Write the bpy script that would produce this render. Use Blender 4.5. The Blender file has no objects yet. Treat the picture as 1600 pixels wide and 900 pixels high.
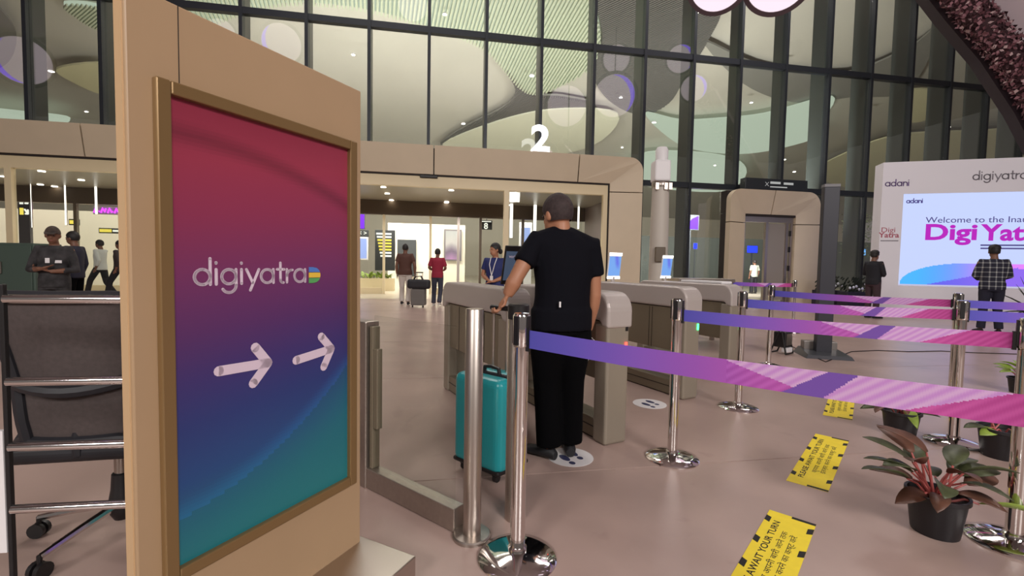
import bpy, math, random
from mathutils import Vector, Matrix
random.seed(7)
sc = bpy.context.scene
COL = sc.collection

# ------------------------------------------------------------------ camera
CAM_H = 1.25
F_PX = 720.0
PITCH = math.radians(2.9)
ROLL = math.radians(1.045)
FWD = Vector((0, math.cos(PITCH), -math.sin(PITCH)))
_R0 = Vector((1, 0, 0)); _U0 = _R0.cross(FWD)
RGT = (_R0*math.cos(ROLL) + _U0*math.sin(ROLL)).normalized()
UPV = RGT.cross(FWD).normalized()
CAMP = Vector((0, 0, CAM_H))
cd = bpy.data.cameras.new('camera')
cd.sensor_width = 36.0; cd.lens = F_PX/1600*36.0
cd.clip_start = 0.05; cd.clip_end = 300
cam = bpy.data.objects.new('camera', cd); COL.objects.link(cam)
cam.matrix_world = Matrix(((RGT.x, UPV.x, -FWD.x, 0), (RGT.y, UPV.y, -FWD.y, 0), (RGT.z, UPV.z, -FWD.z, CAM_H), (0, 0, 0, 1)))
sc.camera = cam

# ------------------------------------------------------------------ view + world
sc.view_settings.view_transform = 'Standard'
try: sc.view_settings.look = 'None'
except Exception: pass
sc.view_settings.gamma = 1.0
sc.view_settings.exposure = 0.0
sc.view_settings.use_curve_mapping = False
try: sc.cycles.transparent_max_bounces = 24
except Exception: pass
w = bpy.data.worlds.new('night'); sc.world = w; w.use_nodes = True
w.node_tree.nodes['Background'].inputs[0].default_value = (0.75, 0.66, 0.62, 1)
w.node_tree.nodes['Background'].inputs[1].default_value = 0.22

# facade frame: local x along the glass wall, local y into the building
FA = math.radians(10.0)
FX = Vector((math.cos(FA), math.sin(FA), 0)); FY = Vector((-math.sin(FA), math.cos(FA), 0))
FO = Vector((0, 16.0, 0))
def FW(x, y, z): return FO + FX*x + FY*y + Vector((0, 0, z))

def area(name, loc, target, size, power, col, sy=None):
    l = bpy.data.lights.new(name, 'AREA'); l.energy = power; l.color = col
    l.size = size
    if sy: l.shape = 'RECTANGLE'; l.size_y = sy
    o = bpy.data.objects.new(name, l); COL.objects.link(o); o.location = loc
    d = Vector(target) - Vector(loc); o.rotation_euler = d.to_track_quat('-Z', 'Y').to_euler()
    return o
# added area lights for forecourt and hall, kept out of view and reflections
area('added_forecourt_light', (7.0, -9.5, 8.0), (3, 6, 0.5), 5.0, 1550, (1.0, 0.95, 0.91), 2.5)  # unseen light added behind the camera to light the forecourt
area('added_forecourt_light', (-6.0, -9.5, 7.5), (-1, 6, 0.8), 4.0, 800, (1.0, 0.95, 0.90), 2.5)
area('added_forecourt_light', FW(-4, -2.6, 13.8), FW(-3, -6, 0), 8.0, 750, (1.0, 0.94, 0.88), 2.0)  # unseen light added high by the glass, outside its reflections
area('added_forecourt_light', FW(9, -2.6, 13.8), FW(8, -7, 0), 8.0, 750, (1.0, 0.94, 0.90), 2.0)
area('added_hall_fill', FW(-7, 5.6, 4.5), FW(-7, 6.6, 0), 13.0, 620, (1.0, 0.95, 0.85), 3)  # fill added to brighten the hall, hidden behind the door header
area('added_hall_fill', FW(-20, 5.6, 4.5), FW(-20, 6.6, 0), 10.0, 260, (1.0, 0.95, 0.85), 3)
area('added_hall_fill', FW(9.6, 4.6, 3.9), FW(9.6, 7, 0), 3.4, 380, (1.0, 0.97, 0.88), 2)
area('added_hall_ceiling_fill', FW(-5, 2.2, 4.85), FW(-4, 16, 12.6), 14.0, 2250, (1.0, 0.985, 0.93), 1.5)  # fill added to brighten the hall ceiling, hidden behind the portal
area('added_hall_ceiling_fill', FW(9.6, 1.2, 3.4), FW(13, 16, 11), 3.0, 1650, (1.0, 0.985, 0.93), 0.8)
for _x, _y in ((-4.6, 0.9), (-1.6, 1.1), (2.0, 1.0), (-9.6, 1.0), (-12.6, 1.0)):
    _l = bpy.data.lights.new('vestibule_downlight', 'SPOT'); _l.energy = 110; _l.color = (1.0, 0.94, 0.84); _l.spot_size = 2.7; _l.spot_blend = 0.6; _l.shadow_soft_size = 0.07
    _o = bpy.data.objects.new('vestibule_downlight', _l); COL.objects.link(_o); _o.location = FW(_x, _y, 3.62)

# ------------------------------------------------------------------ pixel -> place helpers
def ray(u, v): return (FWD + RGT*((u-800)/F_PX) - UPV*((v-450)/F_PX))
def flo(u, v, z=0.0):
    d = ray(u, v); t = (z-CAM_H)/d.z
    return CAMP + d*t
def dep(u, v, Y):
    d = ray(u, v); return CAMP + d*(Y/d.y)
def onp(u, v, p0, n):
    d = ray(u, v); return CAMP + d*((p0-CAMP).dot(n)/d.dot(n))

# ------------------------------------------------------------------ materials
def lin(c):
    return tuple(((x/255.0)/12.92 if x/255.0 <= 0.04045 else ((x/255.0+0.055)/1.055)**2.4) for x in c)
MATS = {}
def mat(name, rgb, rough=0.5, metal=0.0, emit=0.0, noise=0.0, scale=8.0, bump=0.0, ecol=None, spec=None, aniso=None):
    if name in MATS: return MATS[name]
    m = bpy.data.materials.new(name); m.use_nodes = True
    nt = m.node_tree; b = nt.nodes['Principled BSDF']
    c = lin(rgb)
    b.inputs['Base Color'].default_value = (*c, 1)
    b.inputs['Roughness'].default_value = rough; b.inputs['Metallic'].default_value = metal
    if spec is not None: b.inputs['Specular IOR Level'].default_value = spec
    if emit:
        b.inputs['Base Color'].default_value = (*[x*.12 for x in c], 1); b.inputs['Specular IOR Level'].default_value = 0.0
        b.inputs['Emission Color'].default_value = (*lin(ecol or rgb), 1); b.inputs['Emission Strength'].default_value = emit
    if noise or bump:
        tc = nt.nodes.new('ShaderNodeTexCoord'); nz = nt.nodes.new('ShaderNodeTexNoise')
        nz.inputs['Scale'].default_value = scale; nz.inputs['Detail'].default_value = 5
        nt.links.new(tc.outputs['Object'], nz.inputs['Vector'])
        if noise:
            r = nt.nodes.new('ShaderNodeValToRGB')
            r.color_ramp.elements[0].position = 0.3; r.color_ramp.elements[1].position = 0.7
            r.color_ramp.elements[0].color = (*[x*(1-noise) for x in c], 1); r.color_ramp.elements[1].color = (*[min(1, x*(1+noise)) for x in c], 1)
            nt.links.new(nz.outputs['Fac'], r.inputs['Fac']); nt.links.new(r.outputs['Color'], b.inputs['Base Color'])
        if bump:
            bp = nt.nodes.new('ShaderNodeBump'); bp.inputs['Strength'].default_value = bump; bp.inputs['Distance'].default_value = 0.01
            nt.links.new(nz.outputs['Fac'], bp.inputs['Height']); nt.links.new(bp.outputs['Normal'], b.inputs['Normal'])
    MATS[name] = m; return m
def attr_mat(name, rough=0.5, emit=0.0, spec=0.5):
    if name in MATS: return MATS[name]
    m = bpy.data.materials.new(name); m.use_nodes = True
    nt = m.node_tree; b = nt.nodes['Principled BSDF']; b.inputs['Roughness'].default_value = rough
    b.inputs['Specular IOR Level'].default_value = spec
    a = nt.nodes.new('ShaderNodeVertexColor'); a.layer_name = 'print'
    if not emit: nt.links.new(a.outputs['Color'], b.inputs['Base Color'])
    else:
        b.inputs['Base Color'].default_value = (0.01, 0.01, 0.012, 1); nt.links.new(a.outputs['Color'], b.inputs['Emission Color']); b.inputs['Emission Strength'].default_value = emit
    MATS[name] = m; return m
def glass_mat(name, tint, ior=1.5, rough=0.0):
    if name in MATS: return MATS[name]
    m = bpy.data.materials.new(name); m.use_nodes = True
    nt = m.node_tree; nt.nodes.remove(nt.nodes['Principled BSDF'])
    t = nt.nodes.new('ShaderNodeBsdfTransparent'); t.inputs[0].default_value = (*tint, 1)
    g = nt.nodes.new('ShaderNodeBsdfGlossy'); g.inputs['Roughness'].default_value = rough
    f = nt.nodes.new('ShaderNodeFresnel')
    ge = nt.nodes.new('ShaderNodeNewGeometry'); ma = nt.nodes.new('ShaderNodeMath'); ma.operation = 'MULTIPLY_ADD'
    ma.inputs[1].default_value = 1.0/ior-ior; ma.inputs[2].default_value = ior      # thin sheet: same reflectance from both sides
    nt.links.new(ge.outputs['Backfacing'], ma.inputs[0]); nt.links.new(ma.outputs[0], f.inputs['IOR'])
    x = nt.nodes.new('ShaderNodeMixShader')
    nt.links.new(f.outputs[0], x.inputs[0]); nt.links.new(t.outputs[0], x.inputs[1]); nt.links.new(g.outputs[0], x.inputs[2])
    nt.links.new(x.outputs[0], nt.nodes['Material Output'].inputs['Surface'])
    MATS[name] = m; return m

M_BEIGE = mat('sign_beige_laminate', (176, 147, 115), 0.45, noise=0.03, scale=3)
M_BRONZE = mat('bronze_frame', (140, 112, 74), 0.35, 0.4)
M_STEEL = mat('brushed_steel', (168, 158, 150), 0.34, 0.9, noise=0.05, scale=40)
M_CHROME = mat('chrome', (225, 220, 218), 0.07, 1.0)
M_SATIN = mat('satin_steel', (190, 180, 172), 0.36, 1.0)
M_BLACK = mat('black_plastic', (22, 20, 22), 0.45)
M_DARKM = mat('dark_mullion', (44, 48, 54), 0.4, 0.3)
M_FIN = mat('grey_green_fin', (62, 68, 66), 0.35, 0.3)
M_CREAM = mat('cream_frame', (226, 210, 172), 0.45)
M_PORTAL = mat('portal_cladding', (206, 190, 164), 0.5, noise=0.03, scale=1.5)
M_GAP = mat('shadow_gap', (40, 32, 28), 0.7)
M_WHITE = mat('white_paint', (225, 222, 224), 0.5)
M_GLASS = glass_mat('facade_glass', (0.96, 0.97, 0.96), 1.9)
M_CLEAR = glass_mat('clear_glass', (0.95, 0.96, 0.95), 1.3)
M_GATEBODY = mat('gate_taupe_panel', (128, 118, 100), 0.42, 0.35)
M_GATECAP = mat('gate_grey_cap', (178, 168, 164), 0.4, 0.15)
M_GATELEG = mat('gate_leg', (150, 140, 126), 0.4, 0.3)
M_PRINT = attr_mat('poster_print', 0.35, 0.0)
M_SCREEN = attr_mat('led_screen', 0.6, 1.0)
M_BELT = attr_mat('belt_print', 0.7, 0.0, 0.2)
M_LETTER = mat('white_lettering', (225, 205, 222), 0.5)
M_BLACKPRINT = mat('black_print', (24, 22, 20), 0.7)

# ------------------------------------------------------------------ mesh collecting
class MB:
    def __init__(s): s.v = []; s.f = []; s.c = []
    def add(s, vs, fs, M=None):
        n = len(s.v)
        s.v += [tuple((M @ Vector(p)) if M else p) for p in vs]
        s.f += [tuple(i+n for i in f) for f in fs]
        return s
    def box(s, c, d, rz=0.0, M=None):
        x, y, z = d[0]/2, d[1]/2, d[2]/2
        R = Matrix.Translation(Vector(c)) @ Matrix.Rotation(rz, 4, 'Z')
        if M: R = M @ R
        vs = [(-x,-y,-z),(x,-y,-z),(x,y,-z),(-x,y,-z),(-x,-y,z),(x,-y,z),(x,y,z),(-x,y,z)]
        return s.add(vs, [(3,2,1,0),(4,5,6,7),(0,1,5,4),(1,2,6,5),(2,3,7,6),(3,0,4,7)], R)
    def b2(s, x0, x1, y0, y1, z0, z1): return s.box(((x0+x1)/2, (y0+y1)/2, (z0+z1)/2), (x1-x0, y1-y0, z1-z0))
    def prism(s, poly, y0, y1, M=None):       # poly in (x,z), extruded along y
        n = len(poly)
        vs = [(p[0], y0, p[1]) for p in poly] + [(p[0], y1, p[1]) for p in poly]
        fs = [tuple(range(n)), tuple(range(2*n-1, n-1, -1))] + [(i, i+n, (i+1) % n+n, (i+1) % n) for i in range(n)]
        return s.add(vs, fs, M)
    def prismz(s, poly, z0, z1, M=None):
        n = len(poly)
        vs = [(p[0], p[1], z0) for p in poly] + [(p[0], p[1], z1) for p in poly]
        fs = [tuple(range(n-1, -1, -1)), tuple(range(n, 2*n))] + [(i, (i+1) % n, (i+1) % n+n, i+n) for i in range(n)]
        return s.add(vs, fs, M)
    def lathe(s, prof, n=24, c=(0, 0, 0), M=None):
        vs = []; fs = []
        for r, z in prof:
            for k in range(n):
                a = 2*math.pi*k/n; vs.append((c[0]+r*math.cos(a), c[1]+r*math.sin(a), c[2]+z))
        for i in range(len(prof)-1):
            for k in range(n): fs.append((i*n+k, i*n+(k+1) % n, (i+1)*n+(k+1) % n, (i+1)*n+k))
        fs.append(tuple(range(n-1, -1, -1))); m = (len(prof)-1)*n; fs.append(tuple(range(m, m+n)))
        return s.add(vs, fs, M)
    def tube(s, pts, r, n=10, M=None):
        pts = [Vector(p) for p in pts]; rs = r if isinstance(r, (list, tuple)) else [r]*len(pts)
        vs = []; fs = []; prev = None
        for i, p in enumerate(pts):
            if i == 0: t = pts[1]-pts[0]
            elif i == len(pts)-1: t = pts[-1]-pts[-2]
            else: t = (pts[i+1]-p).normalized() + (p-pts[i-1]).normalized()
            if t.length < 1e-9: t = Vector((0, 0, 1))
            t.normalize()
            if prev is None:
                a = Vector((0, 0, 1)) if abs(t.z) < 0.9 else Vector((1, 0, 0)); a = a.cross(t).normalized()
            else:
                a = prev - t*prev.dot(t)
                if a.length < 1e-6: a = Vector((1, 0, 0)).cross(t)
                a.normalize()
            prev = a; b = t.cross(a)
            for k in range(n):
                q = 2*math.pi*k/n; vs.append(tuple(p + a*(rs[i]*math.cos(q)) + b*(rs[i]*math.sin(q))))
        for i in range(len(pts)-1):
            for k in range(n): fs.append((i*n+k, i*n+(k+1) % n, (i+1)*n+(k+1) % n, (i+1)*n+k))
        m = (len(pts)-1)*n
        fs.append(tuple(range(n-1, -1, -1))); fs.append(tuple(range(m, m+n)))
        return s.add(vs, fs, M)
    def ball(s, c, r, nu=14, nv=9, M=None):
        rx, ry, rz = r if isinstance(r, (list, tuple)) else (r, r, r)
        vs = [(c[0], c[1], c[2]-rz)]; fs = []
        for j in range(1, nv):
            ph = -math.pi/2 + math.pi*j/nv
            for k in range(nu):
                a = 2*math.pi*k/nu
                vs.append((c[0]+rx*math.cos(ph)*math.cos(a), c[1]+ry*math.cos(ph)*math.sin(a), c[2]+rz*math.sin(ph)))
        vs.append((c[0], c[1], c[2]+rz)); top = len(vs)-1
        for k in range(nu): fs.append((0, 1+(k+1) % nu, 1+k))
        for j in range(nv-2):
            for k in range(nu):
                a = 1+j*nu+k; b = 1+j*nu+(k+1) % nu; fs.append((a, b, b+nu, a+nu))
        q = 1+(nv-2)*nu
        for k in range(nu): fs.append((q+k, q+(k+1) % nu, top))
        return s.add(vs, fs, M)
    def loft(s, rings, M=None):
        n = len(rings[0]); vs = [p for r in rings for p in r]; fs = []
        for i in range(len(rings)-1):
            for k in range(n): fs.append((i*n+k, i*n+(k+1) % n, (i+1)*n+(k+1) % n, (i+1)*n+k))
        fs.append(tuple(range(n-1, -1, -1))); m = (len(rings)-1)*n; fs.append(tuple(range(m, m+n)))
        return s.add(vs, fs, M)
    def stroke(s, pts, w, y=0.0, th=0.0, n=10):   # round-ended flat stroke in the x-z plane, facing -y
        pts = [Vector((p[0], p[1])) for p in pts]
        for i in range(len(pts)-1):
            d = pts[i+1]-pts[i]
            if d.length < 1e-9: continue
            d.normalize(); k = Vector((-d.y, d.x))*(w/2)
            q = [pts[i]+k, pts[i]-k, pts[i+1]-k, pts[i+1]+k]
            s.prism([(a.x, a.y) for a in q], y-th, y)
        for p in pts:
            s.prism([(p.x+w/2*math.cos(2*math.pi*k/n), p.y+w/2*math.sin(2*math.pi*k/n)) for k in range(n)], y-th, y)
        return s
    def mesh(s, name, smooth=False):
        me = bpy.data.meshes.new(name); me.from_pydata(s.v, [], s.f); me.validate(); me.update()
        if smooth:
            me.polygons.foreach_set('use_smooth', [True]*len(me.polygons))
            try: me.set_sharp_from_angle(angle=math.radians(38))
            except Exception: pass
        return me
    def build(s, name, m, parent=None, smooth=False, W=False, bevel=0.0, seg=2):
        if W and parent is not None:
            inv = parent_inv(parent); s.v = [tuple(inv @ Vector(p)) for p in s.v]
        me = s.mesh(name, smooth)
        if m: me.materials.append(m)
        o = bpy.data.objects.new(name, me); COL.objects.link(o)
        if parent is not None: o.parent = parent
        if bevel:
            b = o.modifiers.new('bevel', 'BEVEL'); b.width = bevel; b.segments = seg; b.limit_method = 'ANGLE'; b.angle_limit = math.radians(40)
        return o
def own_matrix(o): return Matrix.LocRotScale(o.location, o.rotation_euler, o.scale)
def parent_inv(p):
    M = own_matrix(p)
    while p.parent: p = p.parent; M = own_matrix(p) @ M
    return M.inverted()
def tag(o, label=None, cat=None, group=None, kind=None):
    if label: o['label'] = label
    if cat: o['category'] = cat
    if group: o['group'] = group
    if kind: o['kind'] = kind
    return o
def empty(name, loc=(0, 0, 0), rz=0.0, label=None, cat=None, group=None, kind=None):
    o = bpy.data.objects.new(name, None); COL.objects.link(o); o.empty_display_size = 0.1
    o.location = loc; o.rotation_euler = (0, 0, rz)
    return tag(o, label, cat, group, kind)
def copy_tree(o, parent=None):
    c = o.copy(); COL.objects.link(c); c.parent = parent
    for ch in [x for x in list(o.children)]: copy_tree(ch, c)
    return c
def share(name, me, parent, loc, rz=0.0, scale=None, rot=None):
    o = bpy.data.objects.new(name, me); COL.objects.link(o); o.parent = parent; o.location = loc
    o.rotation_euler = rot if rot else (0, 0, rz)
    if scale: o.scale = scale
    return o
def arc(cx, cy, r, a0, a1, n=10, ry=None):
    ry = ry or r
    return [(cx+r*math.cos(math.radians(a0+(a1-a0)*k/n)), cy+ry*math.sin(math.radians(a0+(a1-a0)*k/n))) for k in range(n+1)]
def colour_grid(name, P, nu, nv, fn, m, parent, W=False, thick=None):
    """printed sheet: P(u,v) gives the point, fn(u,v) the printed colour (sRGB)"""
    vs = []; fs = []; cs = []
    for j in range(nv+1):
        for i in range(nu+1): vs.append(tuple(P(i/nu, j/nv)))
    for j in range(nv):
        for i in range(nu):
            a = j*(nu+1)+i; fs.append((a, a+1, a+nu+2, a+nu+1)); cs.append(lin(fn((i+.5)/nu, (j+.5)/nv)))
    if W:
        inv = parent_inv(parent); vs = [tuple(inv @ Vector(p)) for p in vs]
    me = bpy.data.meshes.new(name); me.from_pydata(vs, [], fs); me.update()
    a = me.color_attributes.new('print', 'FLOAT_COLOR', 'CORNER')
    buf = []
    for c in cs: buf += [c[0], c[1], c[2], 1.0]*4
    a.data.foreach_set('color', buf)
    me.materials.append(m)
    o = bpy.data.objects.new(name, me); COL.objects.link(o); o.parent = parent
    if thick:
        s = o.modifiers.new('thickness', 'SOLIDIFY'); s.thickness = thick; s.offset = 0
    return o
def lerpc(stops, t):
    for i in range(len(stops)-1):
        a, ca = stops[i]; b, cb = stops[i+1]
        if t <= b:
            k = max(0, min(1, (t-a)/(b-a))); return tuple(ca[j]+(cb[j]-ca[j])*k for j in range(3))
    return stops[-1][1]
def lettering(name, text, size, m, parent, loc, rot=(math.pi/2, 0, 0), extrude=0.002, bold=0.0, align='LEFT', sx=1.0, spacing=1.0):
    c = bpy.data.curves.new('lettering', 'FONT'); c.body = text; c.size = size; c.extrude = extrude; c.offset = bold
    c.align_x = align; c.space_character = spacing; c.resolution_u = 4
    t = bpy.data.objects.new('tmp_text', c); COL.objects.link(t)
    dg = bpy.context.evaluated_depsgraph_get()
    me = bpy.data.meshes.new_from_object(t.evaluated_get(dg))
    bpy.data.objects.remove(t)
    me.name = name; me.materials.clear(); me.materials.append(m)
    o = bpy.data.objects.new(name, me); COL.objects.link(o); o.parent = parent
    o.location = loc; o.rotation_euler = rot; o.scale = (sx, 1, 1)
    return o
def circ(cx, cy, r, n=20): return arc(cx, cy, r, 0, 360, n)
GLYPH = {
 'd': (1.34, [circ(.5, .5, .5), [(1, 0), (1, 1.72)]]),
 'i': (.42, [[(.05, 0), (.05, 1)], [(.05, 1.42), (.05, 1.46)]]),
 'g': (1.34, [circ(.5, .5, .5), [(1, 1), (1, -.1)], arc(.5, -.1, .5, 0, -150, 10)]),
 'y': (1.12, [[(0, 1), (.48, .02)], [(.95, 1), (.28, -.5)]]),
 'a': (1.32, [circ(.5, .5, .5), [(1, 0), (1, 1)]]),
 't': (.80, [[(.28, 1.5), (.28, .2)], arc(.5, .2, .22, 180, 280, 5), [(0, 1), (.6, 1)]]),
 'r': (.72, [[(.05, 0), (.05, 1)], arc(.5, .5, .45, 180, 85, 7)]),
 'n': (1.15, [[(.05, 0), (.05, 1)], arc(.47, .55, .42, 180, 0, 10), [(.89, .55), (.89, 0)]]),
}
def stroke_word(mb, word, x, z, s, w, y=0.0, th=0.001):
    for ch in word:
        adv, st = GLYPH[ch]
        for p in st: mb.stroke([(x+a*s, z+b*s) for a, b in p], w, y, th)
        x += adv*s
    return x

# ================================================================== SETTING
M_SLAB = mat('floor_stone', (172, 148, 140), 0.32, noise=0.10, scale=1.6, bump=0.03)
_nt = M_SLAB.node_tree; _b = _nt.nodes['Principled BSDF']; _lk = _b.inputs['Base Color'].links[0]; _src = _lk.from_socket
_tc = _nt.nodes.new('ShaderNodeTexCoord'); _n2 = _nt.nodes.new('ShaderNodeTexNoise'); _n2.inputs['Scale'].default_value = 4.5; _n2.inputs['Detail'].default_value = 3
_r2 = _nt.nodes.new('ShaderNodeValToRGB'); _r2.color_ramp.elements[0].position = .64; _r2.color_ramp.elements[0].color = (1, 1, 1, 1); _r2.color_ramp.elements[1].position = .80; _r2.color_ramp.elements[1].color = (.84, .81, .81, 1)
_mx = _nt.nodes.new('ShaderNodeMix'); _mx.data_type = 'RGBA'; _mx.blend_type = 'MULTIPLY'; _mx.inputs[0].default_value = 1.0
_nt.links.new(_tc.outputs['Object'], _n2.inputs['Vector']); _nt.links.new(_n2.outputs['Fac'], _r2.inputs['Fac']); _nt.links.new(_src, _mx.inputs[6]); _nt.links.new(_r2.outputs['Color'], _mx.inputs[7]); _nt.links.new(_mx.outputs[2], _b.inputs['Base Color'])   # worn, scuffed spots
M_JOINT = mat('floor_joint', (108, 88, 80), 0.8)
seam = flo(1000, 730); seam_y = (seam-FO).dot(FY)
fl = empty('floor', FO, FA, kind='structure')
MB().b2(-26, 34, -22, 0.6, -0.20, -0.006).build('joint_bed', M_JOINT, fl)
SD, SW = 2.4, 9.0
slab = MB().b2(0.0012, SW-0.0012, 0.005, SD-0.005, -0.05, 0.0).mesh('slab'); slab.materials.append(M_SLAB)
y0 = seam_y - SD*2
r = 0
while y0 < 0.5:
    x = -26 + (r % 2)*2.1
    while x < 34:
        sh = share('slab', slab, fl, (x, y0, 0))
        x += SW
    y0 += SD; r += 1
M_HALLFLOOR = mat('hall_floor', (225, 214, 196), 0.22, noise=0.04, scale=2)
hf = MB().b2(-40, 46, 0.6+0.0, 44, -0.2, 0.001).build('floor_hall', M_HALLFLOOR); hf.location = FO; hf.rotation_euler.z = FA; tag(hf, kind='structure')

# sloping hall ceiling behind the glass
CEIL_A = FW(0, 1.0, 14.2); CEIL_B = FW(0, 42, 5.2)
_s = (CEIL_B-CEIL_A).normalized(); CEIL_N = FX.cross(_s).normalized()
M_HCEIL = mat('hall_ceiling', (184, 181, 170), 0.7, noise=0.04, scale=0.3)
hc = empty('ceiling_hall', (0, 0, 0), kind='structure')
def ceil_local(x, y, off=0.0):
    z = 14.2 - 9.0*(y-1.0)/41.0
    return FW(x, y, z) - Vector((0, 0, off))
q = [ceil_local(-45, 1), ceil_local(50, 1), ceil_local(50, 42), ceil_local(-45, 42)]
mb = MB(); mb.add([tuple(p) for p in q] + [tuple(p+Vector((0, 0, .4))) for p in q], [(0, 1, 2, 3), (7, 6, 5, 4), (0, 4, 5, 1), (1, 5, 6, 2), (2, 6, 7, 3), (3, 7, 4, 0)])
mb.build('ceiling_shell', M_HCEIL, hc)
M_PALE = mat('pale_petal', (204, 204, 184), 0.6)
M_GREY = mat('grey_petal', (122, 122, 116), 0.6)
M_CREAMP = mat('cream_petal', (214, 210, 172), 0.6)
M_SLATG = mat('petal_slat', (176, 184, 160), 0.55)
M_SLATD = mat('dark_slat', (96, 96, 92), 0.6)
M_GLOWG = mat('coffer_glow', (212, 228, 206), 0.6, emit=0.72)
M_GLOWW = mat('warm_edge_light', (255, 246, 214), 0.5, emit=3.0)
def petal(outline, m, off, name='ceiling_petal', slats=None, nsl=40, ang=0.0, kind=None):
    """curved ceiling petal: outline lies on the sloping ceiling, hung 'off' below it"""
    p0 = CEIL_A - Vector((0, 0, off))
    pts = [onp(u, v, p0, CEIL_N) for u, v in outline]
    # ceiling-plane coordinates
    ex = FX; ey = CEIL_N.cross(FX).normalized()
    loc = [((p-p0).dot(ex), (p-p0).dot(ey)) for p in pts]
    n = len(pts); up = Vector((0, 0, 0.10))
    mb = MB(); mb.add([tuple(p) for p in pts]+[tuple(p+up) for p in pts], [tuple(range(n)), tuple(range(2*n-1, n-1, -1))]+[(i, (i+1) % n, (i+1) % n+n, i+n) for i in range(n)])
    o = mb.build(name, m, hc)
    if slats:
        c, s = math.cos(ang), math.sin(ang)
        rot = [(a*c+b*s, -a*s+b*c) for a, b in loc]
        lo = min(a for a, b in rot); hi = max(a for a, b in rot)
        mb = MB()
        for k in range(nsl):
            x = lo+(hi-lo)*(k+.5)/nsl; ys = []
            for i in range(n):
                (a0, b0), (a1, b1) = rot[i], rot[(i+1) % n]
                if (a0 <= x < a1) or (a1 <= x < a0): ys.append(b0+(b1-b0)*(x-a0)/(a1-a0))
            ys.sort(); hw = (hi-lo)/nsl*0.27
            for j in range(0, len(ys)-1, 2):
                qs = []
                for (aa, bb) in ((x-hw, ys[j]), (x+hw, ys[j]), (x+hw, ys[j+1]), (x-hw, ys[j+1])):
                    A = aa*c-bb*s; B = aa*s+bb*c
                    qs.append(p0+ex*A+ey*B-Vector((0, 0, .16)))
                mb.add([tuple(p) for p in qs]+[tuple(p+Vector((0, 0, .12))) for p in qs], [(0, 1, 2, 3), (7, 6, 5, 4), (0, 4, 5, 1), (1, 5, 6, 2), (2, 6, 7, 3), (3, 7, 4, 0)])
        so = mb.build('slat', slats, o); tag(so, kind='stuff')
    return o
def smooth_outline(pts, n=5):
    out = []; m = len(pts)
    for i in range(m):
        p0, p1, p2, p3 = pts[i-1], pts[i], pts[(i+1) % m], pts[(i+2) % m]
        for k in range(n):
            t = k/n
            out.append(tuple(0.5*((2*p1[j])+(-p0[j]+p2[j])*t+(2*p0[j]-5*p1[j]+4*p2[j]-p3[j])*t*t+(-p0[j]+3*p1[j]-3*p2[j]+p3[j])*t**3) for j in (0, 1)))
    return out
petal(smooth_outline([(200, -90), (250, 0), (310, 40), (370, 22), (450, 4), (560, 12), (660, 38), (755, 74), (822, 142), (880, 130), (925, 100), (938, 55), (925, 0), (890, -90)]), M_GLOWG, 0.5, slats=M_SLATG, nsl=120, ang=0.12)
petal(smooth_outline([(688, 224), (730, 196), (790, 165), (806, 138), (790, 105), (830, 145), (880, 150), (930, 165), (820, 185), (740, 205)]), M_GREY, 0.45, slats=M_SLATD, nsl=60, ang=0.5)
petal(smooth_outline([(690, 232), (760, 196), (860, 172), (965, 178), (925, 228), (800, 250)]), M_PALE, 0.7)
petal(smooth_outline([(925, -90), (942, 50), (925, 105), (950, 152), (1000, 176), (1045, 158), (1072, 115), (1105, 62), (1130, 0), (1110, -90)]), M_GREY, 0.4, slats=M_SLATD, nsl=110, ang=0.8)
petal(smooth_outline([(1100, 65), (1180, 100), (1250, 112), (1330, 112), (1420, 75), (1470, 40), (1420, 140), (1330, 152), (1240, 160), (1160, 130)]), M_GREY, 0.5)
petal(smooth_outline([(1008, 178), (1062, 188), (1120, 186), (1195, 178), (1300, 152), (1285, 190), (1285, 212), (1200, 236), (1130, 240), (1060, 225)]), M_GLOWG, 0.8)
petal(smooth_outline([(985, 285), (1000, 242), (1080, 238), (1150, 250), (1165, 275), (1120, 300)]), M_GLOWG, 1.0)
petal(smooth_outline([(1275, 268), (1320, 240), (1400, 212), (1520, 205), (1640, 205), (1640, 270), (1400, 300), (1310, 290)]), M_CREAMP, 0.8)
petal(smooth_outline([(1395, 150), (1450, 140), (1470, 165), (1440, 190), (1400, 185)]), M_CREAMP, 0.9)
petal(smooth_outline([(88, 108), (165, 100), (190, 130), (165, 148), (120, 132)]), M_CREAMP, 0.8)
petal(smooth_outline([(-30, 0), (10, 25), (26, 60), (10, 100), (-40, 110)]), M_GREY, 0.7)
petal(smooth_outline([(-60, 170), (40, 176), (110, 186), (60, 205), (-60, 205)]), M_GLOWG, 0.9)
petal(smooth_outline([(100, 5), (160, 12), (172, 50), (150, 42), (125, 28)]), M_GLOWG, 0.6, slats=M_SLATG, nsl=16, ang=0.9)

M_HWALL = mat('hall_wall', (214, 206, 188), 0.6, noise=0.02, scale=0.5)
M_HDARK = mat('hall_dark_wall', (98, 104, 100), 0.5)
wb = MB().b2(-46, 50, 34, 34.4, 0, 7.2).build('wall_hall_back', M_HWALL); wb.location = FO; wb.rotation_euler.z = FA; tag(wb, kind='structure')
wr = MB().b2(4.3, 30, 14, 14.3, 0, 3.4).build('wall_hall_low', M_HDARK); wr.location = FO; wr.rotation_euler.z = FA; tag(wr, kind='structure')
wi = MB().b2(-5.0, -1.0, 9, 9.3, 0, 3.3).b2(-34, -9.0, 8, 8.3, 0, 3.3).build('wall_hall_inner', M_HWALL); wi.location = FO; wi.rotation_euler.z = FA; tag(wi, kind='structure')

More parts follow.
